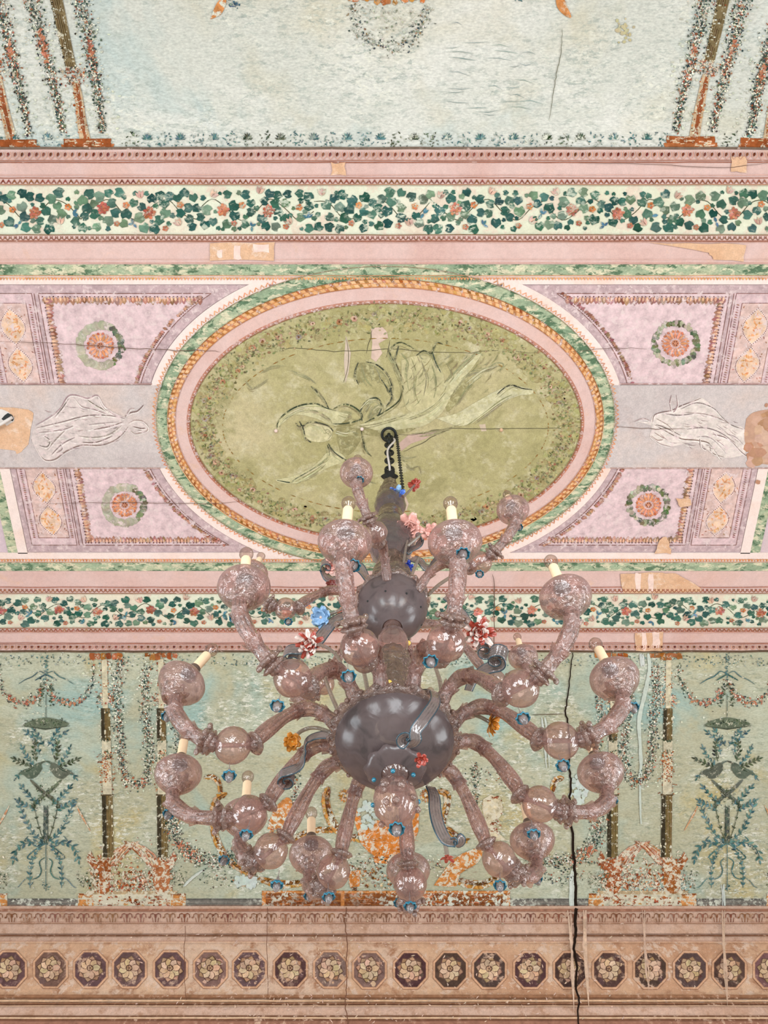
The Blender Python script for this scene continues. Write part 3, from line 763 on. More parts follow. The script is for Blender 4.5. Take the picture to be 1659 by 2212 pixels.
        for i in range(46):
            a = 2 * pi * i / 46
            grey = (cos(a) < .55) if s < 0 else R.random() < .45
            if not up and s > 0: grey = R.random() < .35
            c = jit((176, 168, 146), 8) if grey else jit((112, 116, 90), 20)
            rr = 45 + R.uniform(-2, 2)
            if grey and s < 0:
                q.blob(rc[0] + sx * rr * cos(a), rc[1] + sy2 * rr * sin(a), 9.5, c, 8, .95, .12)
            else:
                for z in range(3): q.ivy(rc[0] + sx * (rr + R.uniform(-5, 5)) * cos(a), rc[1] + sy2 * (rr + R.uniform(-5, 5)) * sin(a), R.uniform(0, 6), R.uniform(4, 6.5), jit(c, 14))
        for i in range(16):
            a = 2 * pi * i / 16
            q.leaf(rc[0] + sx * 9 * cos(a), rc[1] + sy2 * 9 * sin(a), atan2(sy2 * sin(a), sx * cos(a)), 22 * (sx if abs(cos(a)) > .7 else sy2), 6.5, jit((222, 148, 110), 14))
            q.blob(rc[0] + sx * 27 * cos(a + .2), rc[1] + sy2 * 27 * sin(a + .2), 3.2, jit((196, 116, 84), 14), 6)
            q.line([(rc[0] + sx * 12 * cos(a + .2), rc[1] + sy2 * 12 * sin(a + .2)), (rc[0] + sx * 25 * cos(a + .2), rc[1] + sy2 * 25 * sin(a + .2))], 1.6, jit((176, 104, 78), 10))
        q.blob(rc[0], rc[1], 8 * sx, (200, 134, 104), 12, sy2, .05)
        for i in range(6): q.blob(rc[0] + 4.6 * cos(i * 1.05), rc[1] + 4.4 * sin(i * 1.05), 1.8, (132, 80, 62), 6)
        q.build('rosette', panel, 'p_ceil', 'orange painted rosette in a green grey wreath')
        # narrow panel with two pointed ovals
        q = Paint(.0074)
        ym0, ym1 = sorted((yi, e2 + d * .012))
        q.poly([pl(x0, ym0), pl(x1, ym0), pl(x1, ym1), pl(x0, ym1)], (218, 184, 174))
        for k in range(2):
            ca, cb = ym0 + (ym1 - ym0) * (.06 + .47 * k), ym0 + (ym1 - ym0) * (.06 + .47 * k + .44)
            cm, xm, hw = (ca + cb) / 2, (x0 + x1) / 2, (x1 - x0) * .36
            lens = []
            for i in range(25):
                t = i / 24; yy = ca + (cb - ca) * t; lens.append((xm - hw * sin(pi * t), yy))
            lens += [(xm + hw * sin(pi * i / 24), cb + (ca - cb) * i / 24) for i in range(1, 25)]
            L2 = [pl(*z) for z in lens]
            q.poly(L2[:-1], (230, 192, 164)); q.line(L2, 4.0, (232, 208, 202), False, close=True)
            for z in L2[::1]: q.blob(z[0], z[1], 1.5, jit((150, 108, 96), 10), 5)
            for i in range(26):
                t, f2 = R.uniform(.15, .85), R.uniform(-.7, .7); z = pl(xm + f2 * hw * sin(pi * t), ca + (cb - ca) * t)
                a = R.uniform(0, 6); q.leaf(z[0], z[1], a, R.uniform(6, 11), 4, jit((222, 158, 110), 16))
        for i in range(60):
            xx, yy = R.uniform(x0, x1), R.uniform(ym0, ym1); z = pl(xx, yy)
            if abs((xx - (x0 + x1) / 2)) < (x1 - x0) * .33: continue
            q.leaf(z[0], z[1], R.uniform(0, 6), R.uniform(4, 8), 3, jit((176, 126, 106), 18))
        n = 34
        for i in range(n):
            y = ym0 + (ym1 - ym0) * (i + .5) / n
            for X in (XM + .013, XE - .028):
                z = pl(X, y); q.leaf(z[0] - 3, z[1], 0.3, 6.5, 3.2, jit((160, 116, 106), 18))
        q.build('pointed_oval_ornament', panel, 'p_ceil', 'narrow painted panel with two pointed ovals')

# cracks and bare patches of the ceiling
p = Paint(.0195)
for l, w in [([(0, 738), (120, 742), (217, 748), (300, 753), (380, 757), (440, 757), (475, 760)], 1.5), ([(1230, 760), (1330, 752), (1400, 755)], 1.0), ([(100, 1088), (230, 1086), (340, 1086), (430, 1088), (520, 1084)], 1.2),
             ([(1064, 1240), (1068, 1280), (1066, 1400), (1064, 1407)], 1.8), ([(1250, 352), (1420, 356), (1560, 362), (1659, 352)], 1.2), ([(1246, 1345), (1240, 1375), (1237, 1408)], 1.6), ([(1325, 921), (1400, 926), (1480, 926)], 1.2)]:
    p.line([(x + R.uniform(-1.2, 1.2), y + R.uniform(-1.2, 1.2)) for x, y in smooth(l, 5)], w, (112, 86, 74))
p.build('hairline_crack', ceiling, 'p_solid')
def rag(pts, a=3.0):
    out = []
    for i, q in enumerate(pts):
        n = pts[(i + 1) % len(pts)]
        for t in (0, .33, .66): out.append((q[0] + (n[0] - q[0]) * t + R.uniform(-a, a), q[1] + (n[1] - q[1]) * t + R.uniform(-a, a)))
    return out
for pts in [rect(455, 592, 524, 562), rect(716, 746, 352, 378), rect(1580, 1612, 338, 372), [(1400, 524), (1532, 526), (1612, 528), (1605, 566), (1540, 560), (1530, 545)], [(1340, 1240), (1430, 1236), (1460, 1240), (1516, 1270), (1512, 1278), (1345, 1280)],
            rect(1372, 1432, 1366, 1406), [(1414, 1196), (1424, 1168), (1438, 1158), (1446, 1172), (1450, 1196)], [(1460, 1078), (1490, 1076), (1494, 1092), (1470, 1096)]]:
    p = Paint(.0172); p.poly(rag(pts, 2.0), (226, 178, 142)); c = rag(pts, 5.0)
    o = p.build('bare_plaster_patch', ceiling, M['tan'])
p = Paint(.0182)
for (x0, x1, y0, y1) in [(470, 480, 540, 556), (505, 520, 530, 560), (548, 580, 528, 545), (1372, 1384, 1238, 1276), (1400, 1412, 1240, 1280), (1388, 1396, 1366, 1404), (1410, 1425, 1366, 1400)]:
    p.poly(rag(rect(x0, x1, y0, y1), 2), (244, 212, 198))
p.build('lime_wash_runs', ceiling, 'p_solid')
p = Paint(.0128)
p.poly(smooth([(1612, 905), (1630, 890), (1680, 884), (1720, 900), (1720, 1000), (1660, 1004), (1625, 990), (1608, 950), (1612, 905)], 4), (196, 154, 130))
for z in range(60): p.blob(1660 + R.gauss(0, 26), 945 + R.gauss(0, 26), R.uniform(4, 12), jit((186, 138, 110) if z % 2 else (206, 166, 142), 8), 9, 1, .3)
p.build('damp_stain', ceiling, 'p_solid', 'brown damp stain at the right end of the strip')
p = Paint(.0130)
p.poly(rag([(-70, 874), (10, 880), (62, 884), (72, 892), (66, 930), (60, 960), (50, 972), (36, 982), (32, 972), (-70, 966)], 1.2), (236, 192, 148))
o = p.build('plaster_patch', ceiling, M['tan'], 'tan filled plaster patch round the cable hole')

# ------------------------------------------------------------------ the cove behind the chandelier
PAL = [((58, 76, 72), .30), ((92, 104, 84), .16), ((150, 88, 62), .12), ((226, 220, 200), .26), ((70, 62, 56), .1), ((178, 134, 110), .06)]
def pick(pal):
    r = R.random(); t = 0
    for c, w in pal:
        t += w
        if r < t: return c
    return pal[0][0]
def flakes(p, path, wid, n):
    for (x, y, a) in along(path, n):
        p.blob(x + R.gauss(0, wid * .4), y + R.gauss(0, wid * .4), R.uniform(1.0, 3.4), jit((208, 208, 186), 8), 7, R.uniform(.4, .8), .45)
def scatter(p, path, wid, n, pal=PAL, sz=(2, 4.2)):
    pts = along(path, n)
    for i, (x, y, a) in enumerate(pts):
        t = i / max(1, n - 1); w = wid if not isinstance(wid, tuple) else wid[0] + (wid[1] - wid[0]) * t
        o = R.gauss(0, w * .33); x += -sin(a) * o + R.uniform(-1.5, 1.5); y += cos(a) * o + R.uniform(-1.5, 1.5)
        c = jit(pick(pal), 14)
        if R.random() < .65: p.leaf(x, y, R.uniform(0, 6.3), R.uniform(*sz) * 1.5, R.uniform(*sz) * .75, c)
        else: p.blob(x, y, R.uniform(*sz) * .55, c, 6)
RUST = [((166, 90, 50), .4), ((128, 66, 40), .25), ((198, 140, 96), .2), ((216, 206, 180), .15)]
TEAL = [((78, 112, 112), .5), ((100, 132, 128), .3), ((60, 90, 92), .2)]
OLV = [((74, 84, 64), .5), ((96, 104, 80), .3), ((56, 64, 52), .2)]

# slate ledge and palmette strips
def cove_rect(p, x0, x1, y0, y1, col, nx=1, rough=0):
    """rectangle lying on the curved cove"""
    ys = [y0 + (y1 - y0) * i / 5 for i in range(6)]
    p.strip([(x0 + R.uniform(-rough, rough), y) for y in ys], [(x1 + R.uniform(-rough, rough), y) for y in ys], col)
p = Paint(.004)
cove_rect(p, XA, XB, 1941, 1962, (118, 112, 104)); hline(p, 1943, 2, (96, 92, 86)); hline(p, 1957, 5, (136, 112, 98)); hline(p, 1949, 3, (134, 126, 116))
p.build('slate_ledge', cove_front, 'p_cove', 'painted grey ledge at the foot of the cove')
p = Paint(.004)
x = XA
while x < XB:
    for y0, hh in ((1416, 22),):
        for q in range(9):
            p.leaf(x + R.uniform(-10, 10), y0 + R.uniform(0, hh), R.uniform(0, 6), R.uniform(3, 6), 2.4, jit(pick(TEAL if R.random() < .6 else OLV), 18))
    x += 22
p.build('worn_palmette_border', cove_front, 'p_cove', stuff=True)

def frond(p, pts, n, pal=TEAL, ln=9, w=1.5, side=0):
    pts = smooth(pts, 5); p.line(pts, w, jit(pick(pal), 8), False)
    n = max(3, int(n * .72)); ln *= 1.22
    for i, (x, y, a) in enumerate(along(pts, n)):
        for sgn in ((-1, 1) if side == 0 else (side,)):
            p.leaf(x, y, a + sgn * R.uniform(.45, .9), ln * R.uniform(.7, 1.15), ln * .44, jit(pick(pal), 12))
    x, y = pts[-1]; p.leaf(x, y, atan2(pts[-1][1] - pts[-3][1], pts[-1][0] - pts[-3][0]), ln, ln * .36, jit(pick(pal), 10))
def candelabrum(cx, name, tint):
    p = Paint(.0045)
    X = lambda dx, y: (cx + dx, y)
    p.off = .0038; flakes(p, [X(0, 1420), X(0, 1920)], 62, 190); p.off = .0055
    scatter(p, [X(0, 1412), X(-1, 1470)], 8, 40, TEAL, (2, 4))
    for s in (-1, 1):
        q = lambda dx, y: X(s * dx, y)
        p.line(smooth([q(0, 1456), q(14, 1450), q(22, 1456), q(30, 1462), q(44, 1468), q(60, 1478)], 4), 2.2, jit(TEAL[0][0])); p.line(smooth([q(0, 1456), q(10, 1462), q(24, 1470)], 4), 3, jit(TEAL[2][0]))
        g = smooth([q(104, 1436), q(98, 1478), q(80, 1506), q(54, 1520), (q(28, 1512)), q(10, 1490), q(2, 1470)], 5)
        scatter(p, g, (10, 18), 150, PAL, (2, 4.5)); scatter(p, g[10:26], 10, 26, [((186, 124, 98), .7), ((150, 84, 66), .3)], (4, 7))
        scatter(p, [q(6, 1480), q(14, 1525)], 8, 30, OLV)
        frond(p, [q(4, 1612), q(14, 1595), q(26, 1578)], 6, TEAL, 9); frond(p, [q(14, 1630), q(22, 1600), q(42, 1582)], 7, TEAL, 9)
        frond(p, [q(20, 1645), q(26, 1622), q(24, 1605)], 7, OLV, 9); frond(p, [q(24, 1655), q(44, 1632), q(52, 1615)], 7, TEAL, 8)
        frond(p, [q(26, 1660), q(50, 1648), q(68, 1640)], 7, OLV, 9); frond(p, [q(30, 1664), q(54, 1670), q(64, 1680)], 5, TEAL, 8)
        # bird: body, neck, head, tail
        p.poly(smooth([q(8, 1660), q(12, 1648), q(22, 1650), q(34, 1660), q(46, 1662), q(60, 1672), q(48, 1674), q(38, 1682), q(24, 1680), q(14, 1670), q(8, 1660)], 3), jit((96, 104, 90), 8))
        p.line(smooth([q(16, 1658), q(10, 1648), q(0, 1644)], 4), 4, jit((88, 96, 84))); p.line([q(24, 1656), q(36, 1664), q(46, 1668)], 2, jit((60, 68, 62)))
        p.line(smooth([q(34, 1684), q(12, 1706), q(-16, 1728), q(-30, 1744)], 4), 8, jit((108, 112, 96), 8)); p.line(smooth([q(30, 1690), q(10, 1708), q(-18, 1732)], 4), 2, (70, 74, 64))
        scatter(p, [q(18, 1700), q(-8, 1722), q(-30, 1742)], 14, 36, OLV)
        frond(p, [q(12, 1740), q(34, 1720), q(52, 1700)], 8, TEAL, 9); frond(p, [q(20, 1752), q(46, 1738), q(60, 1730)], 7, TEAL, 9)
        frond(p, [q(2, 1822), q(28, 1800), q(46, 1768), q(58, 1738)], 12, TEAL, 10); frond(p, [q(2, 1822), q(14, 1790), q(24, 1750), q(26, 1735)], 6, OLV, 6)
        frond(p, [q(0, 1824), q(30, 1820), q(54, 1826), q(66, 1840), q(70, 1856)], 10, TEAL, 11)
        p.line(smooth([q(0, 1822), q(20, 1828), q(34, 1818), q(46, 1816), q(38, 1806)], 4), 2.6, jit(TEAL[0][0])); p.line(smooth([q(0, 1822), q(24, 1836), q(40, 1852), q(30, 1856), q(22, 1848)], 4), 2.6, jit(TEAL[0][0]))
        frond(p, [q(34, 1918), q(34, 1880), q(26, 1850), q(14, 1832)], 12, TEAL, 8)
        p.line(smooth([q(2, 1852), q(14, 1862), q(10, 1880), q(16, 1894), q(30, 1900)], 4), 2.6, jit(TEAL[0][0])); p.line(smooth([q(36, 1894), q(48, 1902), q(58, 1914), q(66, 1918)], 4), 1.8, jit(TEAL[1][0]))
    p.poly(smooth([X(-50, 1566), X(-30, 1556), X(0, 1550), X(32, 1556), X(50, 1564), X(30, 1572), X(0, 1574), X(-30, 1572), X(-50, 1566)], 4), (104, 112, 92))
    scatter(p, [X(-44, 1560), X(44, 1560)], 9, 60, OLV); p.line([X(-52, 1568), X(0, 1575), X(52, 1568)], 3, (74, 80, 66))
    p.line([X(0, 1500), X(0, 1552)], 1.6, (110, 118, 104), False)
    for i in range(11): p.leaf(*X(R.uniform(-4, 4), 1742 + i * 7), pi / 2, 10, 8, jit((88, 98, 88), 12))
    p.line([X(-4, 1740), X(-4, 1816)], 1.6, (66, 76, 70), False); p.line([X(4, 1740), X(4, 1816)], 1.6, (66, 76, 70), False)
    p.line([X(0, 1816), X(0, 1925)], 1.8, (98, 118, 112), False); scatter(p, [X(0, 1905), X(0, 1922)], 8, 10, TEAL)
    p.build('painted_candelabrum', cove_front, 'p_col', name)
candelabrum(99, 'painted candelabrum of fronds and birds at far left', 0)
candelabrum(1571, 'painted candelabrum of fronds and birds at far right', 1)
candelabrum(-290, 'painted candelabrum beyond the left edge', 0)

def column(x, tilt, name, worn):
    p = Paint(.0045)
    X = lambda dx, y: (x + dx + tilt * (y - 1700) / 150.0, y)
    w = 11.5
    def shaft(y0, y1, wd):
        ys = [y0 + (y1 - y0) * i / 6 for i in range(7)]
        p.strip([X(-wd, y) for y in ys], [X(-wd * .2, y) for y in ys], (66, 58, 44)); p.strip([X(-wd * .2, y) for y in ys], [X(wd, y) for y in ys], (142, 118, 76))
        for k in range(4):
            dx = -wd * .05 + wd * .3 * k
            p.line([X(dx, y) for y in ys], 1.5, jit((84, 70, 48), 10), False)
        for k in range(int((y1 - y0) / 5)):
            p.blob(*X(R.choice([-1, -.15, .9]) * wd + R.uniform(-1, 1), R.uniform(y0, y1)), R.uniform(1, 2.8), jit((216, 206, 180), 8), 6, 1.6)
    p.off = .0038; flakes(p, [X(0, 1415), X(0, 1720)], 34, 200); p.off = .0055
    shaft(1718, 1852, w); p.line([X(-w - 2, 1717), X(w + 2, 1717)], 4, (92, 76, 54), False)
    shaft(1530, 1600, w * .85)
    ys = [1600, 1625, 1650, 1675, 1716]
    p.strip([X(-w * .8, y) for y in ys], [X(w * .9, y) for y in ys], (204, 192, 164))
    scatter(p, [X(0, 1596), X(0, 1640)], 16, 60, OLV + RUST, (2, 4)); scatter(p, [X(0, 1625), X(0, 1716)], 22, 150, RUST, (2, 4.5))
    p.strip([X(-w * .5, y) for y in (1424, 1480, 1530)], [X(w * .5, y) for y in (1424, 1480, 1530)], (206, 194, 164))
    scatter(p, [X(0, 1424), X(0, 1520)], 14, 90, RUST, (2, 4)); scatter(p, [X(-18, 1508), X(18, 1512)], 22, 70, [((214, 196, 170), .5), ((172, 112, 84), .3), ((90, 84, 70), .2)], (2.5, 5))
    for k in range(6): p.poly(rag(rect(x - 38 + k * 12, x - 27 + k * 12, 1411, 1411 + R.uniform(7, 15)), 1.5), jit((158, 92, 52), 18))
    p.build('painted_column', cove_front, 'p_col', name)
for x, t, nm in [(231, 3, 'painted olive column, outer of the left pair'), (350, 1.5, 'painted olive column, inner of the left pair'), (1323.5, -.5, 'painted olive column, inner of the right pair'), (1441, -2, 'painted olive column, outer of the right pair'),
                 (-170, 6, 'painted olive column beyond the left edge'), (1832, -5, 'painted olive column beyond the right edge')]:
    column(x, t, nm, 0)
def hanging_garland(path, n, wid, name, fruits=0, parent=cove_front, mat='p_cove', sz=(2, 4.2)):
    p = Paint(.0046); sm = smooth(path, 6); flakes(p, sm, (wid[0] if isinstance(wid, tuple) else wid) * 1.3, n // 3); p.off = .0062
    scatter(p, sm, wid, n, PAL, sz)
    if fruits:
        k = len(sm) // 2; scatter(p, sm[int(len(sm) * .35):int(len(sm) * .65)], wid * .7 if not isinstance(wid, tuple) else wid[1] * .7, fruits, [((196, 130, 100), .6), ((168, 100, 74), .4)], (4, 7.5))
    p.build('painted_garland', parent, 'p_col' if mat == 'p_cove' else mat, name, True)
hanging_garland([(262, 1420), (252, 1480), (256, 1560), (262, 1630), (270, 1680), (292, 1696), (312, 1690), (324, 1660), (320, 1590), (314, 1520), (316, 1440)], 1000, 20, 'garland hanging between the left painted columns', 12)
hanging_garland([(1420, 1440), (1418, 1500), (1412, 1560), (1410, 1630), (1400, 1670), (1382, 1690), (1360, 1680), (1348, 1640), (1352, 1570), (1358, 1500), (1362, 1440)], 1000, 20, 'garland hanging between the right painted columns', 12)
hanging_garland([(374, 1520), (380, 1580), (384, 1640), (378, 1690)], 230, 15, 'short garland right of the left columns')
hanging_garland([(1292, 1500), (1296, 1560), (1290, 1620), (1286, 1680)], 230, 15, 'short garland left of the right columns')
hanging_garland([(368, 1740), (376, 1790), (392, 1830), (424, 1852), (466, 1862), (520, 1850)], 620, 28, 'fruit swag starting at the left columns', 40)
hanging_garland([(1296, 1750), (1292, 1800), (1272, 1840), (1236, 1858), (1180, 1860), (1140, 1848)], 620, 28, 'fruit swag starting at the right columns', 30)
hanging_garland([(640, 1660), (640, 1700), (636, 1740), (634, 1800)], 130, 14, 'upright leaf spray left of the lyre')
hanging_garland([(1026, 1648), (1026, 1700), (1030, 1740)], 120, 12, 'upright leaf spray right of the lyre')
hanging_garland([(640, 1870), (720, 1862), (800, 1872), (880, 1866), (960, 1872)], 260, 30, 'small leaves under the lyre')
hanging_garland([(900, 1700), (940, 1660), (1000, 1690), (1060, 1670), (1120, 1700)], 110, 26, 'thin leaf tendrils right of the bowl')
hanging_garland([(1120, 1880), (1200, 1900), (1260, 1890)], 120, 24, 'scattered leaves right of the plinth')
hanging_garland([(430, 1900), (500, 1905), (560, 1900)], 70, 24, 'scattered leaves left of the plinth')
def plinth_group(cx, name, flip):
    p = Paint(.0048); X = lambda dx, y: (cx + flip * dx, y)
    cove_rect(p, cx - 116, cx + 116, 1932, 1960, (208, 198, 172), rough=1.5)
    for s in (-1, 1): cove_rect(p, cx + s * 100 - 16, cx + s * 100 + 16, 1930, 1960, (204, 136, 76), rough=1.5); p.line([(cx + s * 100 - 16, 1932), (cx + s * 100 + 16, 1932)], 3, (132, 72, 42), False)
    for i in range(90): p.poly(rag(rect(*(lambda a, b: (a, a + R.uniform(4, 14), b, b + R.uniform(2, 5)))(cx + R.uniform(-86, 76), R.uniform(1934, 1956))), 1.2), jit(pick(RUST), 16))
    cove_rect(p, cx - 98, cx + 98, 1924, 1932, (186, 160, 124), rough=3)
    for i in range(420):
        a, t = R.uniform(0, pi), R.random(); r = 92 * math.sqrt(t)
        xx, yy = cx + r * cos(a), 1926 - abs(R.gauss(0, 30)) - 6 * sin(a)
        p.leaf(xx, yy, R.uniform(0, 6), R.uniform(4, 10), R.uniform(3, 6), jit(pick(RUST), 18))
    for s in (-1, 1):
        for k in range(11):                                 # raised wings crossing above the middle
            t = k / 10; x0, y0 = cx + s * (64 - 30 * t), 1884 - 16 * t
            p.line([(x + R.uniform(-1.5, 1.5), y + R.uniform(-1.5, 1.5)) for x, y in smooth([(x0, y0), (cx + s * (48 - 42 * t), 1846 - 10 * t), (cx + s * (10 - 28 * t), 1820 - 4 * t)], 4)], 3.0, jit([(190, 140, 112), (168, 104, 70), (208, 176, 146)][k % 3], 16))
        p.poly(rag(smooth([(cx + s * 44, 1872), (cx + s * 58, 1856), (cx + s * 76, 1862), (cx + s * 82, 1890), (cx + s * 78, 1926), (cx + s * 50, 1926), (cx + s * 44, 1872)], 3)[:-1], 1.5), jit((170, 98, 58), 10)); p.poly(rag([(cx + s * 72, 1870), (cx + s * 90, 1838), (cx + s * 98, 1856), (cx + s * 84, 1880)], 1.5), jit((156, 88, 54), 10))
        scatter(p, [(cx + s * 62, 1850), (cx + s * 66, 1926)], 40, 150, RUST, (3, 6)); scatter(p, [(cx + s * 70, 1895), (cx + s * 116, 1904)], 34, 90, OLV + RUST, (2, 4.5))
        p.line([(cx + s * 90, 1795), (cx + s * 110, 1760), (cx + s * 120, 1740)], 5, jit((206, 150, 104), 10))
    p.build('painted_griffin_plinth', cove_front, 'p_worn', name)
plinth_group(285, 'painted rust griffins on a plinth under the left columns', 1)
plinth_group(1388, 'painted rust griffins on a plinth under the right columns', 1)
plinth_group(-100, 'painted rust griffins on a plinth beyond the left edge', 1)
plinth_group(1772, 'painted rust griffins on a plinth beyond the right edge', 1)

# central lyre between acanthus scrolls
def T3(q): return (440 + .4581 * q[0], 1640 + .4581 * q[1])
p = Paint(.0048)
cove_rect(p, 566, 1101, 1924, 1960, (136, 80, 44), rough=1); hline(p, 1927, 5, (206, 136, 78), 566, 1101); hline(p, 1940, 3, (100, 56, 34), 570, 1098); hline(p, 1951, 4, (118, 66, 38), 570, 1098)
for x0 in (566, 1094, 736): cove_rect(p, x0, x0 + 8, 1924, 1960, (200, 128, 70))
for i in range(60): p.poly(rag(rect(*(lambda a, b: (a, a + R.uniform(8, 26), b, b + R.uniform(1.5, 3)))(R.uniform(570, 1070), R.uniform(1928, 1956))), 1), jit((178, 108, 62), 20))
p.build('painted_plinth', cove_front, 'p_cove', 'long painted brown plinth below the chandelier')
p = Paint(.0055)
lyre = [(700, 250), (735, 230), (742, 300), (768, 325), (800, 312), (806, 290), (830, 288), (960, 288), (985, 250), (1000, 235), (1016, 260), (1012, 340), (985, 405), (938, 430), (936, 462), (905, 466), (900, 492), (806, 492), (800, 452), (770, 432), (738, 392), (722, 330)]
p.poly([T3(q) for q in lyre], (212, 128, 58))
for i in range(70):
    q = T3((R.uniform(750, 980), R.uniform(300, 480))); p.line([q, (q[0] + R.uniform(8, 22), q[1] + R.uniform(-1, 1))], 2, jit((186, 100, 40) if R.random() < .6 else (226, 150, 84), 12))
for y in (425, 462): p.line([T3((790, y)), T3((935, y))], 2.2, (150, 78, 34), False)
for k in range(9): p.line([T3((770 + 20 * k, 190)), T3((775 + 19 * k, 290))], 1.2, (120, 110, 90), False)
p.build('painted_lyre', cove_front, 'p_cove', 'orange painted lyre below the bowl')
def acanthus(p, path, w, col=(170, 116, 56)):
    sm = smooth([T3(q) for q in path], 6); n = len(sm)
    p.line(sm, w, col, True)
    for i, (x, y, a) in enumerate(along(sm, max(6, int(n * .7)))):
        t = i / (n * .7)
        for s in (-1, 1):
            p.leaf(x, y, a + s * .75, w * R.uniform(.55, .8), w * .38, jit((186, 132, 66) if s > 0 else (112, 72, 38), 16))
    p.line(sm, w * .16, (96, 62, 34), True)
for path, w in [([(0, 90), (40, 84), (70, 110), (78, 150)], 12), ([(110, 160), (60, 190), (45, 260), (52, 350), (85, 430), (150, 505), (235, 550)], 16), ([(590, 130), (575, 180), (585, 250), (620, 320), (680, 365), (720, 372)], 20),
                ([(400, 395), (470, 355), (540, 335), (640, 335)], 16), ([(180, 600), (210, 570), (250, 560)], 12), ([(260, 560), (330, 585), (400, 590), (470, 585)], 18), ([(1100, 150), (1140, 160), (1150, 200), (1128, 290)], 16),
                ([(1140, 320), (1180, 360), (1240, 385)], 18), ([(1190, 572), (1260, 590), (1320, 590), (1390, 560)], 20), ([(1700, 90), (1660, 100), (1640, 160)], 14), ([(1640, 330), (1620, 420), (1540, 500)], 12)]:
    p = Paint(.0055); acanthus(p, path, w); p.build('painted_acanthus_scroll', cove_front, 'p_cove')
for (x, y) in [(668, 172), (1052, 172)]:
    p = Paint(.0056); c = T3((x, y))
    for i in range(14): p.leaf(c[0] + 5 * cos(i * .449), c[1] + 5 * sin(i * .449), i * .449, 11, 6, jit((176, 118, 58), 18))
    p.blob(c[0], c[1], 6, (120, 74, 38), 10); p.blob(c[0], c[1], 2.5, (200, 150, 84), 8)
    p.build('painted_daisy', cove_front, 'p_cove')
p = Paint(.0056)
bust = [(1312, 235), (1318, 190), (1355, 166), (1400, 180), (1412, 240), (1398, 272), (1372, 292), (1380, 340), (1432, 384), (1300, 384), (1320, 330), (1330, 292)]
p.poly([T3(q) for q in bust], (206, 190, 158))
for i in range(70):
    q = (R.uniform(1315, 1405), R.uniform(175, 380)); z = T3(q); p.poly(rag(rect(z[0] - R.uniform(2, 5), z[0] + R.uniform(2, 5), z[1] - 1.5, z[1] + 1.5), 1), jit((142, 80, 50), 16))
p.poly([T3(q) for q in smooth([(1085, 595), (1180, 470), (1300, 415), (1315, 440), (1290, 490), (1210, 540), (1190, 600), (1085, 595)], 3)], (204, 130, 66))
for i in range(50):
    z = T3((R.uniform(1090, 1290), R.uniform(440, 590))); p.line([z, (z[0] + R.uniform(5, 14), z[1] + R.uniform(-2, 2))], 2, jit(pick(RUST), 14))
p.build('painted_sphinx', cove_front, 'p_worn', 'worn rust and orange sphinx right of the lyre')
p = Paint(.0056)
p.poly([T3(q) for q in smooth([(300, 330), (330, 240), (390, 180), (420, 210), (415, 290), (370, 330), (300, 330)], 3)], (206, 134, 74)); scatter(p, [T3((310, 320)), T3((420, 320))], 40, 60, RUST, (3, 6))
scatter(p, [T3((690, 560)), T3((930, 580))], 46, 130, [((106, 66, 36), .5), ((176, 112, 58), .3), ((206, 180, 140), .2)], (3, 7)); p.poly([T3(q) for q in [(680, 530), (740, 520), (735, 600), (690, 605)]], (206, 128, 62))
p.build('painted_pedestal_ornament', cove_front, 'p_cove', 'worn brown ornament on the long plinth')
# lime runs, repair patches and the great crack
p = Paint(.0066)
for pts, w in [([(1400, 1412), (1402, 1450), (1392, 1500), (1380, 1560), (1384, 1640), (1382, 1700), (1384, 1780)], (15, 5)), ([(1386, 1412), (1388, 1440)], 8), ([(1174, 1550), (1180, 1600), (1184, 1660)], (11, 3)), ([(395, 1915), (412, 1898), (436, 1880)], 7), ([(1238, 1880), (1236, 1920), (1236, 1962)], 12), ([(1560, 1910), (1562, 1960)], 5)]:
    for z in range(4):
        ox = R.uniform(-4, 4); p.line([(x + ox + R.uniform(-1, 1), y) for x, y in smooth(pts, 6)], (w[0] * .5, w[1] * .6) if isinstance(w, tuple) else w * .5, jit((206, 210, 198), 6), True)
for (x, y, a, b) in [(794, 1760, 20, 30), (1250, 1712, 18, 36), (530, 1905, 24, 14)]:
    for z in range(40):
        t, r = R.uniform(0, 6.28), math.sqrt(R.random()); p.blob(x + a * r * cos(t), y + b * r * sin(t), R.uniform(3, 7), jit((200, 208, 198), 6), 8, 1, .35)
p.build('lime_runs', cove_front, 'p_solid', 'whitish lime runs and fills on the sage cove')
p = Paint(.0085)
ck = [(1238, 1410), (1232, 1450), (1229, 1490), (1224, 1520), (1222, 1535), (1226, 1560), (1230, 1600), (1230, 1660), (1234, 1690), (1231, 1720), (1232, 1760), (1236, 1800), (1240, 1850), (1242, 1900), (1245, 1962)]
p.line([(x + R.uniform(-1.5, 1.5), y) for x, y in smooth(ck, 4)], (2.0, 6.0), (42, 32, 26), False)
for l, w in [([(1066, 1410), (1066, 1500), (1068, 1580)], 1.5), ([(1218, 1542), (1190, 1543), (1150, 1544)], 1.5)]:
    p.line([(x + R.uniform(-1, 1), y) for x, y in smooth(l, 6)], w, (92, 78, 62))
p.build('wall_crack', cove_front, 'p_solid', 'long dark crack running down the cove')

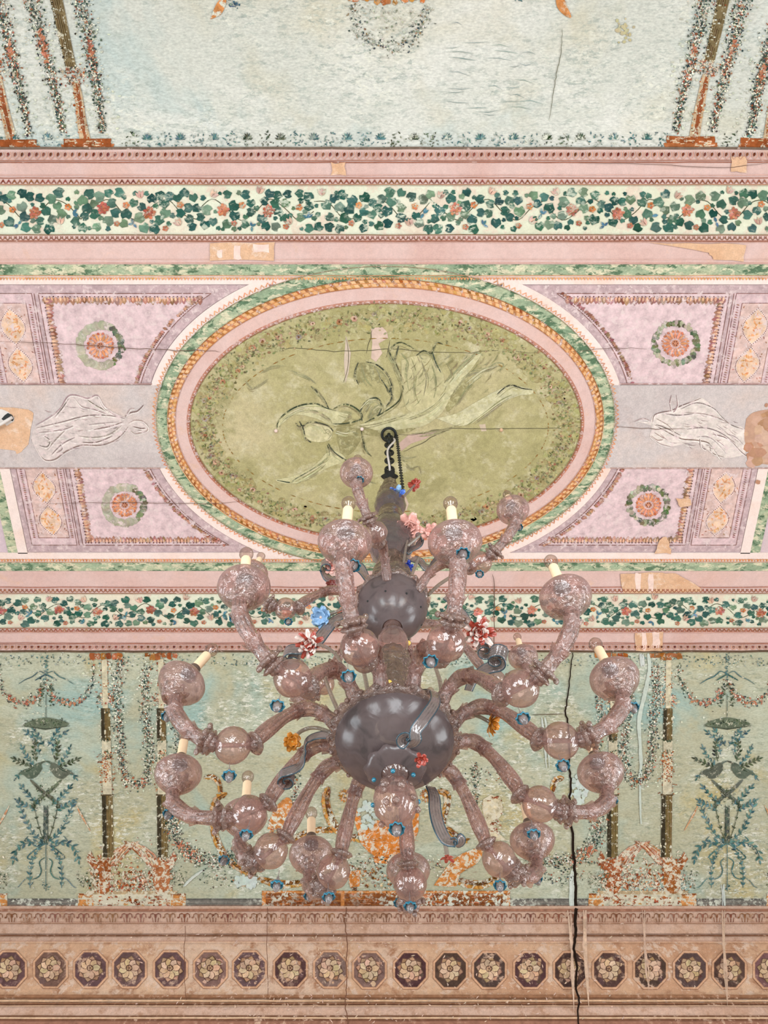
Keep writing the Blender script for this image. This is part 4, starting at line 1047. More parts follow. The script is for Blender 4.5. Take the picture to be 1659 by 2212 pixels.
# ------------------------------------------------------------------ the cove at the top of the picture
p = Paint(.004)
x = XA; k = 0
while x < XB:
    c = TEAL if k % 9 < 6 else OLV
    if 150 < x < 250 or 1440 < x < 1550: x += 36; k += 1; continue
    if k % 2 == 0:
        for a in (-2.9, -2.4, -1.95, -1.57, -1.2, -.75, -.25): p.leaf(x, 301, a, 13 + 3 * sin(-a), 4.2, jit(pick(c), 16))
        p.line([(x - 10, 301), (x + 10, 301)], 1.8, jit(pick(c), 10), False)
    else:
        for q in range(16): p.leaf(x + R.uniform(-14, 14), R.uniform(286, 314), R.uniform(0, 6), R.uniform(5, 9), 3, jit(pick(c), 18))
    for q in range(7): p.leaf(x + R.uniform(-18, 18), R.uniform(303, 316), R.uniform(0, 6), R.uniform(3, 6), 2.2, jit(pick(c), 18))
    x += 36; k += 1
p.build('palmette_border', cove_back, 'p_cove', 'row of worn dark palmettes along the upper cove', True)
def top_column(path, plinth, name):
    p = Paint(.0045); sm = smooth(path, 6); n = len(sm)
    up = sm[: int(n * .45) + 1]; dn = sm[int(n * .52):]
    p.line(up, (30, 22), (128, 110, 78), False)
    for dx in (-9, -4, 1, 6): p.line([(x + dx * (1 - .25 * i / len(up)), y) for i, (x, y) in enumerate(up)], 2, jit((88, 70, 46), 8), False)
    scatter(p, [(x - 13, y) for x, y in up], 7, 60, [((50, 46, 40), .6), ((220, 214, 196), .4)], (2, 4))
    p.line(dn, (16, 24), (196, 168, 136), False); scatter(p, dn, 16, 110, RUST, (2.5, 5.5)); p.line([(x + 1, y) for x, y in dn], 8, (150, 84, 52))
    mid = sm[int(n * .42):int(n * .58)]; scatter(p, mid, 44, 120, [((214, 192, 168), .4), ((170, 100, 72), .35), ((88, 82, 70), .25)], (2.5, 5.5))
    p.poly(rag(rect(*plinth), 1.5), (156, 84, 46)); p.poly(rag(rect(plinth[0] - 5, plinth[1] + 6, plinth[3] - 10, plinth[3]), 1.5), (176, 104, 62))
    for i in range(24): p.poly(rag(rect(*(lambda a, b: (a, a + R.uniform(4, 14), b, b + R.uniform(1.5, 4)))(R.uniform(plinth[0], plinth[1] - 12), R.uniform(plinth[2], plinth[3] - 3))), 1), jit((214, 178, 146), 12))
    p.build('painted_column', cove_back, 'p_col', name)
top_column([(112, -40), (124, 10), (150, 130), (168, 200), (176, 260), (184, 302)], (138, 240, 300, 322), 'painted column at the top left of the upper cove')
top_column([(-60, -40), (-30, 60), (-8, 150), (8, 230), (26, 304)], (-40, 80, 302, 324), 'painted column cut by the top left edge')
top_column([(1568, -40), (1560, 10), (1535, 120), (1522, 180), (1508, 250), (1500, 298)], (1440, 1544, 294, 319), 'painted column at the top right of the upper cove')
top_column([(1740, -40), (1716, 60), (1690, 150), (1672, 220), (1660, 300)], (1600, 1710, 298, 321), 'painted column cut by the top right edge')
for path, nm in [([(62, -30), (78, 40), (96, 110), (118, 190), (136, 284)], 'second garland from the top left corner'), ([(168, -30), (186, 60), (202, 140), (212, 210), (222, 286)], 'third garland from the top left corner'), ([(-14, -30), (10, 60), (30, 140), (48, 220), (62, 292)], 'first garland at the top left corner'),
                 ([(1526, -30), (1508, 70), (1490, 150), (1474, 210), (1460, 284)], 'garland left of the top right column'), ([(1612, -30), (1592, 60), (1572, 140), (1556, 210), (1540, 284)], 'garland right of the top right column'), ([(1680, 60), (1652, 140), (1636, 210), (1620, 290)], 'garland at the top right edge')]:
    hanging_garland(path, 780, (34, 10), nm, 60, cove_back, 'p_col', (2.4, 5.2))
p = Paint(.0052)
arc = smooth([(764, 8), (770, 56), (798, 92), (840, 104), (880, 92), (910, 60), (922, 10)], 6)
scatter(p, arc, 26, 330, [((60, 74, 76), .3), ((120, 124, 108), .25), ((214, 210, 194), .3), ((150, 120, 90), .15)], (2.4, 5)); scatter(p, [(790, 15), (840, 60), (895, 20)], 60, 120, [((196, 192, 172), .7), ((130, 136, 118), .3)], (2.4, 5))
for i in range(16): p.blob(756 + 12 * i + R.uniform(-3, 3), R.uniform(-8, 5), R.uniform(5, 9), jit((190, 122, 66), 18), 8)
p.build('painted_round_garland', cove_back, 'p_cove', 'round leafy garland at the top centre')
for pts, nm in [([(454, 42), (462, 20), (472, 2), (486, -6), (488, 8), (478, 30), (464, 38)], 'orange feather painted at top left'), ([(1200, -4), (1216, -4), (1226, 16), (1234, 38), (1218, 32), (1204, 16)], 'orange feather painted at top right')]:
    p = Paint(.005); p.poly(smooth(pts + [pts[0]], 4), (208, 138, 82))
    for i in range(12):
        q = pts[R.randrange(len(pts))]; p.line([(q[0] * .7 + .3 * pts[2][0], q[1] * .7 + 3), (q[0] * .5 + .5 * pts[3][0], q[1] * .5 + 8)], 2, jit((176, 96, 50), 12))
    p.build('painted_feather', cove_back, 'p_cove', nm)
p = Paint(.0048); scatter(p, [(490, 4), (516, 12)], 14, 26, [((60, 90, 110), .6), ((150, 160, 150), .4)], (2, 5)); scatter(p, [(1110, -2), (1130, 2)], 5, 10, TEAL); p.build('painted_blue_sprig', cove_back, 'p_cove')
p = Paint(.0042)
for i in range(26):
    x, y = R.uniform(960, 1130), R.uniform(40, 250); l = R.uniform(20, 60); p.line([(x, y), (x + l * .5, y + R.uniform(-3, 6)), (x + l, y + R.uniform(-4, 10))], 1.3, jit((150, 166, 160), 10))

for z in range(30): p.blob(1346 + R.gauss(0, 7), 64 + R.gauss(0, 14), R.uniform(2, 5), jit((196, 184, 146), 8), 7)
p.build('scratches', cove_back, 'p_solid')
p = Paint(.006); p.line([(x + R.uniform(-1, 1), y) for x, y in smooth([(1215, 60), (1212, 110), (1202, 160), (1196, 200), (1186, 260)], 6)], 1.6, (120, 116, 96)); p.build('hairline_crack', cove_back, 'p_solid')

# ------------------------------------------------------------------ octagon frieze on the wall
for nm, a, b, mt, th in [('rose_moulding', 1963, 1996, 'friezepink', .030), ('rose_fascia', 1996, 2020, 'friezepink', .020), ('rose_fillet', 2022, 2034, 'friezepink', .012), ('tan_moulding', 2156, 2169, 'frieze', .014), ('tan_fascia', 2171, 2197, 'friezepink', .018), ('tan_fillet', 2199, 2206, 'friezepink', .026)]:
    band(nm, a, b, mt, wall_front, th)
tick_row('acanthus_ornament', 1972, 1992, 31, 'acanth', (142, 94, 72), wall_front, .036, mat='p_wall')
p = Paint(.034)
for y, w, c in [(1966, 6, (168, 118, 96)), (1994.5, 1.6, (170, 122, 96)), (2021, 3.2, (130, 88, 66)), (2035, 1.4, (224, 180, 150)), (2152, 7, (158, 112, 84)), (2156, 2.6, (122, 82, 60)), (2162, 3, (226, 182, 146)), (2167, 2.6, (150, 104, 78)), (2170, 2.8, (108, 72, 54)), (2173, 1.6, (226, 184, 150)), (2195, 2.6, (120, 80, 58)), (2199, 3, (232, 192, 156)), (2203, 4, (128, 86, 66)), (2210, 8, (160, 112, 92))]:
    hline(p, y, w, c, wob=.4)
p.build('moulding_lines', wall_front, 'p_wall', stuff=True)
R = random.Random(31)
for i in range(-4, 24):
    cx, cy = 21.5 + 86.4 * i + (1.2 if i % 3 else -1), 2094 + (1.5 if i > 8 else 0)
    dark = (112, 84, 82) if i < 7 else (92, 68, 64)
    if i in (5, 8, 9): dark = (138, 106, 98)
    if i in (1, 19): dark = (124, 92, 86)
    def octa(r, h): return [(cx + r * u, cy + h * v) for u, v in ((-.42, -1), (.42, -1), (1, -.42), (1, .42), (.42, 1), (-.42, 1), (-1, .42), (-1, -.42))]
    p = Paint(.004)
    p.poly(octa(38, 42), (176, 126, 98)); p.poly(octa(37, 40.5), (222, 172, 138)); p.poly(octa(34.5, 38), (192, 142, 112)); 
    p.poly(octa(33, 36.5), jit(dark, 7))
    for q in range(10): p.blob(cx + R.uniform(-22, 22), cy + R.uniform(-25, 25), R.uniform(4, 8), jit((dark[0] + 8, dark[1] + 6, dark[2] + 6), 10), 8)
    wx = {5: 9, 6: 3, 8: 7, 9: 9, 10: 5, 13: 4, 15: 4}.get(i, 0)
    for q in range(wx): p.blob(cx + R.uniform(-26, 26), cy + R.uniform(-30, 30), R.uniform(2.5, 6), jit((206, 164, 138), 12), 8, 1, .4)
    o = p.build('octagon_coffer', wall_front, 'p_wall')
    p = Paint(.0062); fx, fy = cx - 1, cy - 1
    n1 = 8
    for lay, (ro, wd, cc) in enumerate([(26, 14, (184, 144, 114)), (21, 12, (216, 180, 146))]):
        for q in range(n1):
            a = 2 * pi * (q + .5 * lay) / n1 + .2
            tip = (fx + ro * cos(a), fy + ro * 1.02 * sin(a))
            ca, sa = cos(a), sin(a); L_, w_ = ro - 3, wd * .66
            p.poly([(fx + 4 * ca + u * L_ * 1.09 * ca - v * w_ * 1.2 * sa, fy + 4 * sa + u * L_ * 1.09 * sa + v * w_ * 1.2 * ca) for u, v in ((0, -.3), (.4, -.85), (.75, -.8), (1.04, 0), (.75, .8), (.4, .85), (0, .3))], jit((112, 82, 70), 8))
            p.poly([(fx + 4 * ca + u * L_ * ca - v * w_ * sa, fy + 4 * sa + u * L_ * sa + v * w_ * ca) for u, v in ((0, -.3), (.4, -.8), (.72, -.78), (.92, -.36), (1.04, 0), (.92, .36), (.72, .78), (.4, .8), (0, .3))], jit(cc, 14))
            p.line([(fx + 8 * cos(a), fy + 8 * sin(a)), (fx + (ro - 3) * cos(a), fy + (ro - 3) * sin(a))], 1.4, jit((146, 108, 84), 10))
    p.blob(fx, fy - 2, 7.5, (104, 74, 62), 12, 1, .06)
    for q in range(5): p.blob(fx + 3.6 * cos(q * 1.26), fy - 2 + 3.6 * sin(q * 1.26), 2, jit((186, 148, 116), 10), 7)
    p.build('octagon_flower', o, 'p_wall')
p = Paint(.038)
p.line([(x + R.uniform(-1, 1), y) for x, y in smooth([(1245, 1962), (1243, 1990), (1244, 2015), (1240, 2050), (1246, 2090), (1244, 2130), (1251, 2160), (1248, 2190), (1253, 2230)], 5)], (7, 3), (44, 32, 26), False)
for l in [[(748, 1960), (746, 2000), (750, 2030), (747, 2080), (749, 2130), (746, 2170), (752, 2212)], [(400, 2000), (398, 2080), (402, 2160)], [(578, 1960), (577, 2060), (580, 2150)]]:
    p.line([(x + R.uniform(-1.5, 1.5), y) for x, y in smooth(l, 5)], 2.0 if l[0][0] == 748 else 1.2, (124, 84, 66), False)
p.build('wall_crack', wall_front, 'p_solid', 'dark crack crossing the octagon frieze')
p = Paint(.0375)
for (x, w) in [(1262, 16), (1230, 8), (1392, 7), (1562, 8)]:
    for z in range(3): p.line([(x + R.uniform(-5, 5), 1966), (x + 3 + R.uniform(-4, 4), 2040), (x + 6 + R.uniform(-4, 4), 2100), (x + 10, R.uniform(2120, 2200))], (w * .6, w * .3), jit((216, 180, 156), 5))
for i in range(420):
    x, y = R.gauss(680, 170) if R.random() < .7 else R.gauss(1180, 120), R.uniform(1975, 2205)
    a = R.uniform(0, 3.1); l = R.uniform(3, 9)
    p.line([(x, y), (x + l * .5 * cos(a) + R.uniform(-2, 2), y + l * .5 * sin(a)), (x + l * cos(a), y + l * sin(a))], R.uniform(1.2, 3), jit((222, 188, 168), 10))
p.build('lime_bloom', wall_front, 'p_wall', 'pale lime bloom and runs on the frieze')
# ------------------------------------------------------------------ the glass chandelier
R = random.Random(99)
def glass(name, tint, haze, hz, rough=0.07, bsc=38, bst=0.25, spec=1.0, streak=0.5, stretch=(1, 1, 1)):
    """thin blown glass: tinted see-through wall, darker where the wall is seen edge-on, cloudy streaks, Fresnel gloss"""
    t = NT(name); co = t.coord(stretch)
    at = t.n('ShaderNodeAttribute', attribute_name='rib')
    nz = t.noise(co, bsc, 3, 0.55, 0.8)
    ad = t.n('ShaderNodeMath', operation='MULTIPLY_ADD'); t.l(at.outputs['Fac'], ad.inputs[0]); ad.inputs[1].default_value = streak; t.l(nz, ad.inputs[2])
    b = t.n('ShaderNodeBump'); b.inputs['Strength'].default_value = bst; b.inputs['Distance'].default_value = .02
    t.l(nz, b.inputs['Height'])
    lw = t.n('ShaderNodeLayerWeight'); lw.inputs[0].default_value = .5; t.l(b.outputs[0], lw.inputs['Normal'])
    fac = lw.outputs['Facing']
    p2 = t.n('ShaderNodeMath', operation='POWER'); t.l(fac, p2.inputs[0]); p2.inputs[1].default_value = 2.0
    T0 = (*[lin(c) for c in tint], 1); T1 = (*[lin(c) * .5 for c in tint], 1)
    tr = t.n('ShaderNodeBsdfTransparent'); t.l(t.mix(p2.outputs[0], T0, T1), tr.inputs[0])
    hc = t.ramp(ad.outputs[0], [(.30, S(tuple(c * .68 for c in haze))), (.52, S(haze)), (.75, S(tuple(min(255, c * 1.16) for c in haze)))])
    df = t.n('ShaderNodeBsdfDiffuse'); t.l(hc, df.inputs[0]); tl = t.n('ShaderNodeBsdfTranslucent'); t.l(hc, tl.inputs[0])
    t.l(b.outputs[0], df.inputs['Normal'])
    m0 = t.n('ShaderNodeMixShader'); m0.inputs[0].default_value = .4; t.l(df.outputs[0], m0.inputs[1]); t.l(tl.outputs[0], m0.inputs[2])
    m1 = t.n('ShaderNodeMixShader'); t.l(t.step(ad.outputs[0], .30, .70, min(1, hz * 1.4), hz * .55), m1.inputs[0]); t.l(tr.outputs[0], m1.inputs[1]); t.l(m0.outputs[0], m1.inputs[2])
    gl = t.n('ShaderNodeBsdfGlossy'); gl.inputs['Color'].default_value = (1, .98, .97, 1); gl.inputs['Roughness'].default_value = rough; t.l(b.outputs[0], gl.inputs['Normal'])
    pw = t.n('ShaderNodeMath', operation='POWER'); t.l(fac, pw.inputs[0]); pw.inputs[1].default_value = 3.6
    m2 = t.n('ShaderNodeMixShader'); t.l(t.step(pw.outputs[0], 0, 1, 0.06 * spec, 0.60 * spec), m2.inputs[0]); t.l(m1.outputs[0], m2.inputs[1]); t.l(gl.outputs[0], m2.inputs[2])
    t.l(m2.outputs[0], t.out.inputs[0]); return t.m
def simple(name, col, rough=.4, spec=.4, metal=0.0, vary=.15, sc=40):
    t = NT(name); co = t.coord(); nz = t.noise(co, sc, 4, .6)
    c = t.mix(1.0, S(col), t.ramp(nz, [(.3, (1 - vary,) * 3), (.7, (1 + vary,) * 3)]), 'MULTIPLY')
    m = t.finish(c, rough, None, spec=spec)
    m.node_tree.nodes['Principled BSDF'].inputs['Metallic'].default_value = metal
    return m
G = {}
G['cup'] = glass('smoky_pink_glass', (236, 216, 210), (220, 182, 174), .36, .06, 26, .4, 1.0, .25, (1, 1, 2.6))
G['arm'] = glass('smoky_ribbed_glass', (224, 200, 192), (208, 164, 152), .44, .05, 60, .5, 1.2, .30)
G['globe'] = glass('clear_smoky_glass', (238, 218, 210), (216, 178, 168), .26, .05, 22, .25, 1.1, .12)
G['column'] = glass('smoky_brown_glass', (178, 160, 148), (142, 116, 102), .50, .05, 50, .6, 1.2, .30)
G['vase'] = glass('smoky_violet_glass', (176, 164, 164), (132, 116, 116), .50, .05, 24, .35, 1.2, .22)
G['bowl'] = glass('violet_grey_glass', (138, 122, 122), (142, 124, 123), .80, .24, 16, .12, .55, .15)
G['rim'] = glass('clear_rim_glass', (214, 194, 184), (194, 158, 144), .42, .05, 60, .5, 1.2, .3)
G['bulb'] = glass('clear_bulb_glass', (240, 230, 224), (216, 190, 176), .08, .03, 8, .03, 1.0, 0)
G['ribbon'] = glass('grey_ribbon_glass', (200, 190, 188), (188, 172, 168), .50, .05, 30, .1, 1.3, .35)
G['stem'] = glass('pale_stem_glass', (214, 206, 196), (196, 180, 166), .50, .06, 50, .2, 1.0, .2)
G['drop'] = glass('clear_drop_glass', (224, 216, 212), (190, 176, 174), .40, .05, 50, .2, .8, .2)
G['blue'] = simple('teal_blue_glass_rim', (22, 112, 136), .15, .7)
G['edge'] = simple('dark_teal_glass_thread', (44, 72, 84), .2, .6)
G['candle'] = simple('cream_candle_sleeve', (246, 210, 172), .6, .2, vary=.05)
G['metal'] = simple('brown_socket_metal', (112, 92, 82), .35, .5, .4)
G['iron'] = simple('dark_iron', (44, 46, 44), .5, .4, .5)
G['white'] = simple('white_cable', (226, 214, 206), .5, .3, vary=.04)
G['yellow'] = simple('yellow_glass_dot', (236, 190, 84), .3, .5)
for k, c in dict(f_pink=(236, 172, 158), f_red=(176, 70, 54), f_white=(240, 212, 200), f_blue=(92, 130, 222), f_dblue=(50, 74, 176), f_lblue=(150, 188, 226), f_orange=(226, 146, 50), f_drk=(120, 52, 44), f_yel=(232, 186, 92)).items():
    G[k] = simple('opaque_glass_' + k[2:], c, .25, .6, vary=.12, sc=90)

HK = Vector(P3(840, 937)); AX, AY = HK.x, HK.y
ROOT = bpy.data.objects.new('chandelier', None); COL.objects.link(ROOT); ROOT.location = HK
ROOT['label'] = 'large smoky pink blown glass chandelier with blue rimmed drops and flowers'; ROOT['category'] = 'chandelier'
def on_plane(px, py, h):
    """photo pixel on the horizontal plane h metres above the eye"""
    u = (px - 829.5) / F; d = ray2(py); t = h / d[1]
    return Vector((u * t, d[0] * t, h + CAMZ))
def axis_h(py):
    d = ray2(py); return AY * d[1] / d[0]
class MB:
    def __init__(s): s.v, s.f, s.a = [], [], {}
    def lathe(s, prof, seg=24, M4=None, ribs=0, amp=0.0, zamp=0.0, cap=False):
        b = len(s.v); n = len(prof)
        for i in range(seg):
            a = 2 * pi * i / seg
            for k, q in enumerate(prof):
                m = 1 + (amp * cos(ribs * a) if ribs else 0) * (q[2] if len(q) > 2 else 1)
                z = q[1] + (zamp * cos(ribs * a) * (q[2] if len(q) > 2 else 0) if ribs else 0)
                p = Vector((q[0] * m * cos(a), q[0] * m * sin(a), z)); s.a[len(s.v)] = .45 * cos(ribs * a + 3 * k / n) if ribs else .3 * sin(5 * a + 9 * k / n); s.v.append(M4 @ p if M4 else p)
        for i in range(seg):
            j = (i + 1) % seg
            for k in range(n - 1): s.f.append((b + i * n + k, b + j * n + k, b + j * n + k + 1, b + i * n + k + 1))
        return s
    def tube(s, pts, rad, seg=12, ribs=0, amp=0.0, twist=0.0, flat=1.0, up=None, cap=True):
        """swept tube; rad is a number or f(t); flat<1 squashes it into a ribbon"""
        b = len(s.v); n = len(pts); pts = [Vector(p) for p in pts]
        prev = None
        for i in range(n):
            T = (pts[min(n - 1, i + 1)] - pts[max(0, i - 1)])
            T = T.normalized() if T.length > 1e-9 else Vector((0, 0, 1))
            if prev is None:
                N = (Vector(up) if up else (Vector((0, 0, 1)) if abs(T.z) < .9 else Vector((1, 0, 0)))); N = (N - T * N.dot(T)).normalized()
            else: N = (prev - T * prev.dot(T)).normalized()
            prev = N; B = T.cross(N); t = i / (n - 1); r = rad(t) if callable(rad) else rad
            for k in range(seg):
                a = 2 * pi * k / seg; rr = r * (1 + amp * cos(ribs * a + twist * t)) if ribs else r
                s.a[len(s.v)] = (cos(ribs * a + twist * t) * .6 + .5 * sin(k * 2.399 + i * .21) + .3 * sin(i * .8)) if ribs else 0.0
                s.v.append(pts[i] + N * (rr * cos(a) * flat) + B * (rr * sin(a)))
        for i in range(n - 1):
            for k in range(seg):
                j = (k + 1) % seg
                s.f.append((b + i * seg + k, b + i * seg + j, b + (i + 1) * seg + j, b + (i + 1) * seg + k))
        if cap: s.f.append(tuple(b + k for k in reversed(range(seg)))); s.f.append(tuple(b + (n - 1) * seg + k for k in range(seg)))
        return s
    def ball(s, c, r, seg=14, rings=8, sz=1.0):
        return s.lathe([(max(r * sin(pi * k / rings), r * .02), -r * sz * cos(pi * k / rings)) for k in range(rings + 1)], seg, Matrix.Translation(c))
    def petal(s, base, dirv, up, ln, wd, curl=.3):
        """thin curved petal, with thickness"""
        d = Vector(dirv).normalized(); u = Vector(up); u = (u - d * u.dot(d)).normalized(); w = d.cross(u); b = len(s.v)
        rows = [(0, .25, 0), (.35, .9, .05), (.7, 1.0, .25 * curl), (1.0, .55, curl)]
        for th in (0, 1):
            for t, k, c in rows:
                for e in (-.5, 0, .5):
                    s.v.append(Vector(base) + d * (ln * t) + w * (wd * k * e) + u * (ln * c * .6 + (.06 * wd if e == 0 else 0) + th * wd * .08))
        for r in range(3):
            for c in range(2):
                q = [b + r * 3 + c, b + r * 3 + c + 1, b + r * 3 + c + 4, b + r * 3 + c + 3]; s.f.append(tuple(q)); s.f.append(tuple(x + 12 for x in reversed(q)))
        for q in ((0, 1), (1, 2), (9, 10), (10, 11)): s.f.append((b + q[0], b + q[1], b + q[1] + 12, b + q[0] + 12))
        for r in range(3):
            for c in (0, 2): s.f.append((b + r * 3 + c, b + r * 3 + c + 3, b + r * 3 + c + 15, b + r * 3 + c + 12))
        return s
    def mesh(s, name, mat, sm=True):
        me = bpy.data.meshes.new(name); me.from_pydata([tuple(v) for v in s.v], [], s.f); me.update()
        if any(s.a.values()): me.attributes.new('rib', 'FLOAT', 'POINT').data.foreach_set('value', [s.a.get(i, 0.0) for i in range(len(s.v))])
        if sm: me.polygons.foreach_set('use_smooth', [True] * len(me.polygons))
        me.materials.append(mat); return me
    def part(s, name, mat, parent=ROOT, sm=True):
        """vertices are in world space; the chandelier and its arms share the hook as origin"""
        s.v = [v - HK for v in s.v]
        o = bpy.data.objects.new(name, s.mesh(name, mat, sm)); COL.objects.link(o); o.parent = parent; return o
def place(name, me, parent, loc, rot=(0, 0, 0), sc=1.0):
    o = bpy.data.objects.new(name, me); COL.objects.link(o); o.parent = parent
    o.location = Vector(loc) - HK; o.rotation_euler = rot; o.scale = (sc,) * 3; return o
def spline(pts, n=8): return [Vector(q) for q in smooth([tuple(p) for p in pts], n)]

# shared meshes of the repeated fittings
CUP = MB().lathe([(.018, -.084), (.022, -.076), (.029, -.064), (.040, -.052), (.058, -.036), (.071, -.018), (.0775, -.002), (.0765, .010), (.068, .022), (.052, .031), (.036, .037), (.025, .041), (.019, .047)], 36).mesh('cup', G['cup'])
RUF = MB().lathe([(.018, -.066, 0), (.030, -.062, .3), (.040, -.054, .7), (.047, -.044, 1.0)], 36, None, 9, .12, .006).lathe([(.016, -.078, 0), (.026, -.074, .6), (.032, -.066, 1.0)], 32, None, 8, .14, .004).mesh('ruffle', G['rim'])
SOK = MB().lathe([(.026, .038), (.025, .050), (.0205, .058), (.0195, .078), (.0185, .084), (.001, .084)], 20).mesh('socket_collar', G['metal'])
CAN = MB().lathe([(.0145, .078), (.0155, .082), (.0155, .156), (.0140, .160), (.001, .160)], 18).mesh('candle_sleeve', G['candle'])
BUL = MB().lathe([(.0105, .158), (.0115, .165), (.0185, .174), (.0222, .185), (.0218, .195), (.0165, .205), (.008, .2102), (.0008, .211)], 20).mesh('bulb', G['bulb'])
FIL = MB().lathe([(.009, .158), (.009, .166), (.004, .171), (.0025, .184), (.0008, .186)], 10).mesh('bulb_stem', G['white'])
GLO = MB().lathe([(max(.001, .052 * sin(pi * k / 14)), -.052 * cos(pi * k / 14)) for k in range(15)], 40, None, 10, .018).mesh('globe', G['globe'])
RIM = MB().lathe([(.0125, .006, 0), (.0165, .001, .4), (.0195, -.003, 1.0), (.0205, .001, 1.0), (.0170, .006, .5), (.0125, .010, 0)], 32, None, 8, .10, .0025).mesh('pendant_rim', G['blue'])
DRO = MB().lathe([(.0035, .028), (.0045, .020), (.0115, .012), (.0130, .002), (.0115, -.010), (.0070, -.020), (.0008, -.024)], 18).lathe([(.0012, .028), (.0012, .050)], 8).mesh('pendant_drop', G['drop'])

def pendant(parent, px, py, h, sc=1.0):
    c = on_plane(px, py, h)
    tilt = (R.uniform(-.15, .15), R.uniform(-.15, .15), R.uniform(0, 6))
    place('pendant_rim', RIM, parent, c, tilt, sc); place('pendant_drop', DRO, parent, c, tilt, sc)

def make_arm(label, attach, cup_px, globe_px, hc, hg, rises, drop_cup, drop_globe, k=1.0, tilt=(0, 0), rad=.0205, sidecup=None):
    """one S-shaped glass arm: from the bowl up and over, down into a globe, out and up into the cup"""
    C = on_plane(cup_px[0], cup_px[1], hc); Gc = on_plane(globe_px[0], globe_px[1], hg)
    r0, h0 = attach; ax = Vector((AX, AY, 0))
    gd = Gc - ax; gd.z = 0; rg = gd.length; gd.normalize()
    def at(r, h): return Vector((AX, AY, CAMZ + h)) + gd * r
    od = C - Gc; od.z = 0; ro = od.length; od.normalize()
    pts = [at(r0, h0)] + [at(r0 + (rg - r0) * fr, h) for fr, h in rises]
    a_in = at(rg - .055 * k, hg + .018)
    out1 = Gc + od * (.056 * k) + Vector((0, 0, -.004)); out2 = Gc + od * (ro * .66) + Vector((0, 0, (hc - hg - .07 * k) * .22)); out3 = Gc + od * (ro * .93) + Vector((0, 0, (hc - hg - .07 * k) * .62))
    base = C + Vector((0, 0, -.078 * k))
    path = spline(pts + [a_in, Gc, out1, out2, out3, base], 9)
    n = len(path)
    def rr(t):
        i = t * (n - 1)
        gi = 9 * (len(pts) + 1)
        if abs(i - gi) < 8: return rad * (.30 if abs(i - gi) < 6 else .55)          # thin core inside the globe
        return rad * (1.0 + .10 * sin(t * 38))
    mb = MB().tube(path, rr, 27, 9, .11, 10)
    arm = mb.part('arm', G['arm'])
    arm['label'] = label
    # torn cuffs and thorny collars along the arm
    def cuff(i, r1, r2, ln, ribs=6):
        T = (path[min(n - 1, i + 1)] - path[i - 1]).normalized(); q = T.to_track_quat('Z', 'Y').to_matrix().to_4x4()
        m = MB().lathe([(rad * .95, -ln * .5, 0), (rad * r1, -ln * .1, .2), (rad * r2, ln * .5, 1.0)], 24, Matrix.Translation(path[i]) @ q, ribs, .12, .004)
        m.part('cuff', G['arm'], arm)
    gi = 9 * (len(pts) + 1)
    cuff(10, 1.1, 1.35, .03); cuff(22, 1.1, 1.3, .03); cuff(gi + 17, 1.1, 1.4, .032, 5); cuff(gi + 27, 1.1, 1.35, .03, 5)
    for i, r2, rb in ((gi - 10, 1.75, 24), (gi + 10, 1.7, 7), (gi + 12, 1.9, 6)):
        T = (path[i + 1] - path[i - 1]).normalized(); q = T.to_track_quat('Z', 'Y').to_matrix().to_4x4()
        z = .012
        MB().lathe([(rad * .6, -z, 0), (rad * r2 * .9, -z * .5, .6), (rad * r2, 0, 1), (rad * r2 * .8, z * .6, .6), (rad * .6, z, 0)], 26, Matrix.Translation(path[i]) @ q, rb, .13 if rb < 20 else .02).part('collar', G['rim'], arm)
    m = MB()                                                       # small glass knobs where the globe meets the arm
    for q in range(5):
        a = q * 1.257; T = (path[gi + 12] - path[gi + 9]).normalized(); S1 = T.cross(Vector((0, 0, 1))).normalized(); S2 = T.cross(S1)
        m.ball(path[gi + 12] + S1 * (rad * 2.0 * cos(a)) + S2 * (rad * 2.0 * sin(a)), rad * .42, 8, 5, 1.3)
    o = m.part('glass_knobs', G['rim'], arm); o['kind'] = 'stuff'
    gt = atan2(gd.y, gd.x)
    GT = (out1 - a_in).normalized().to_track_quat('Z', 'Y').to_euler()
    place('globe', GLO, arm, Gc, GT, k)
    rot = (tilt[1], tilt[0], R.uniform(0, 6))
    rotm = Matrix.Rotation(tilt[0], 4, 'Y') @ Matrix.Rotation(tilt[1], 4, 'X')
    e = rotm.to_euler()
    for nm, me in (('cup', CUP), ('ruffle', RUF), ('socket_collar', SOK), ('candle_sleeve', CAN), ('bulb', BUL), ('bulb_stem', FIL)): place(nm, me, arm, C, e, k)
    if drop_globe: pendant(arm, drop_globe[0], drop_globe[1], hg - .095 * k, k * .95)
    if drop_cup: pendant(arm, drop_cup[0], drop_cup[1], hc - .10 * k, k * .95)
    return arm

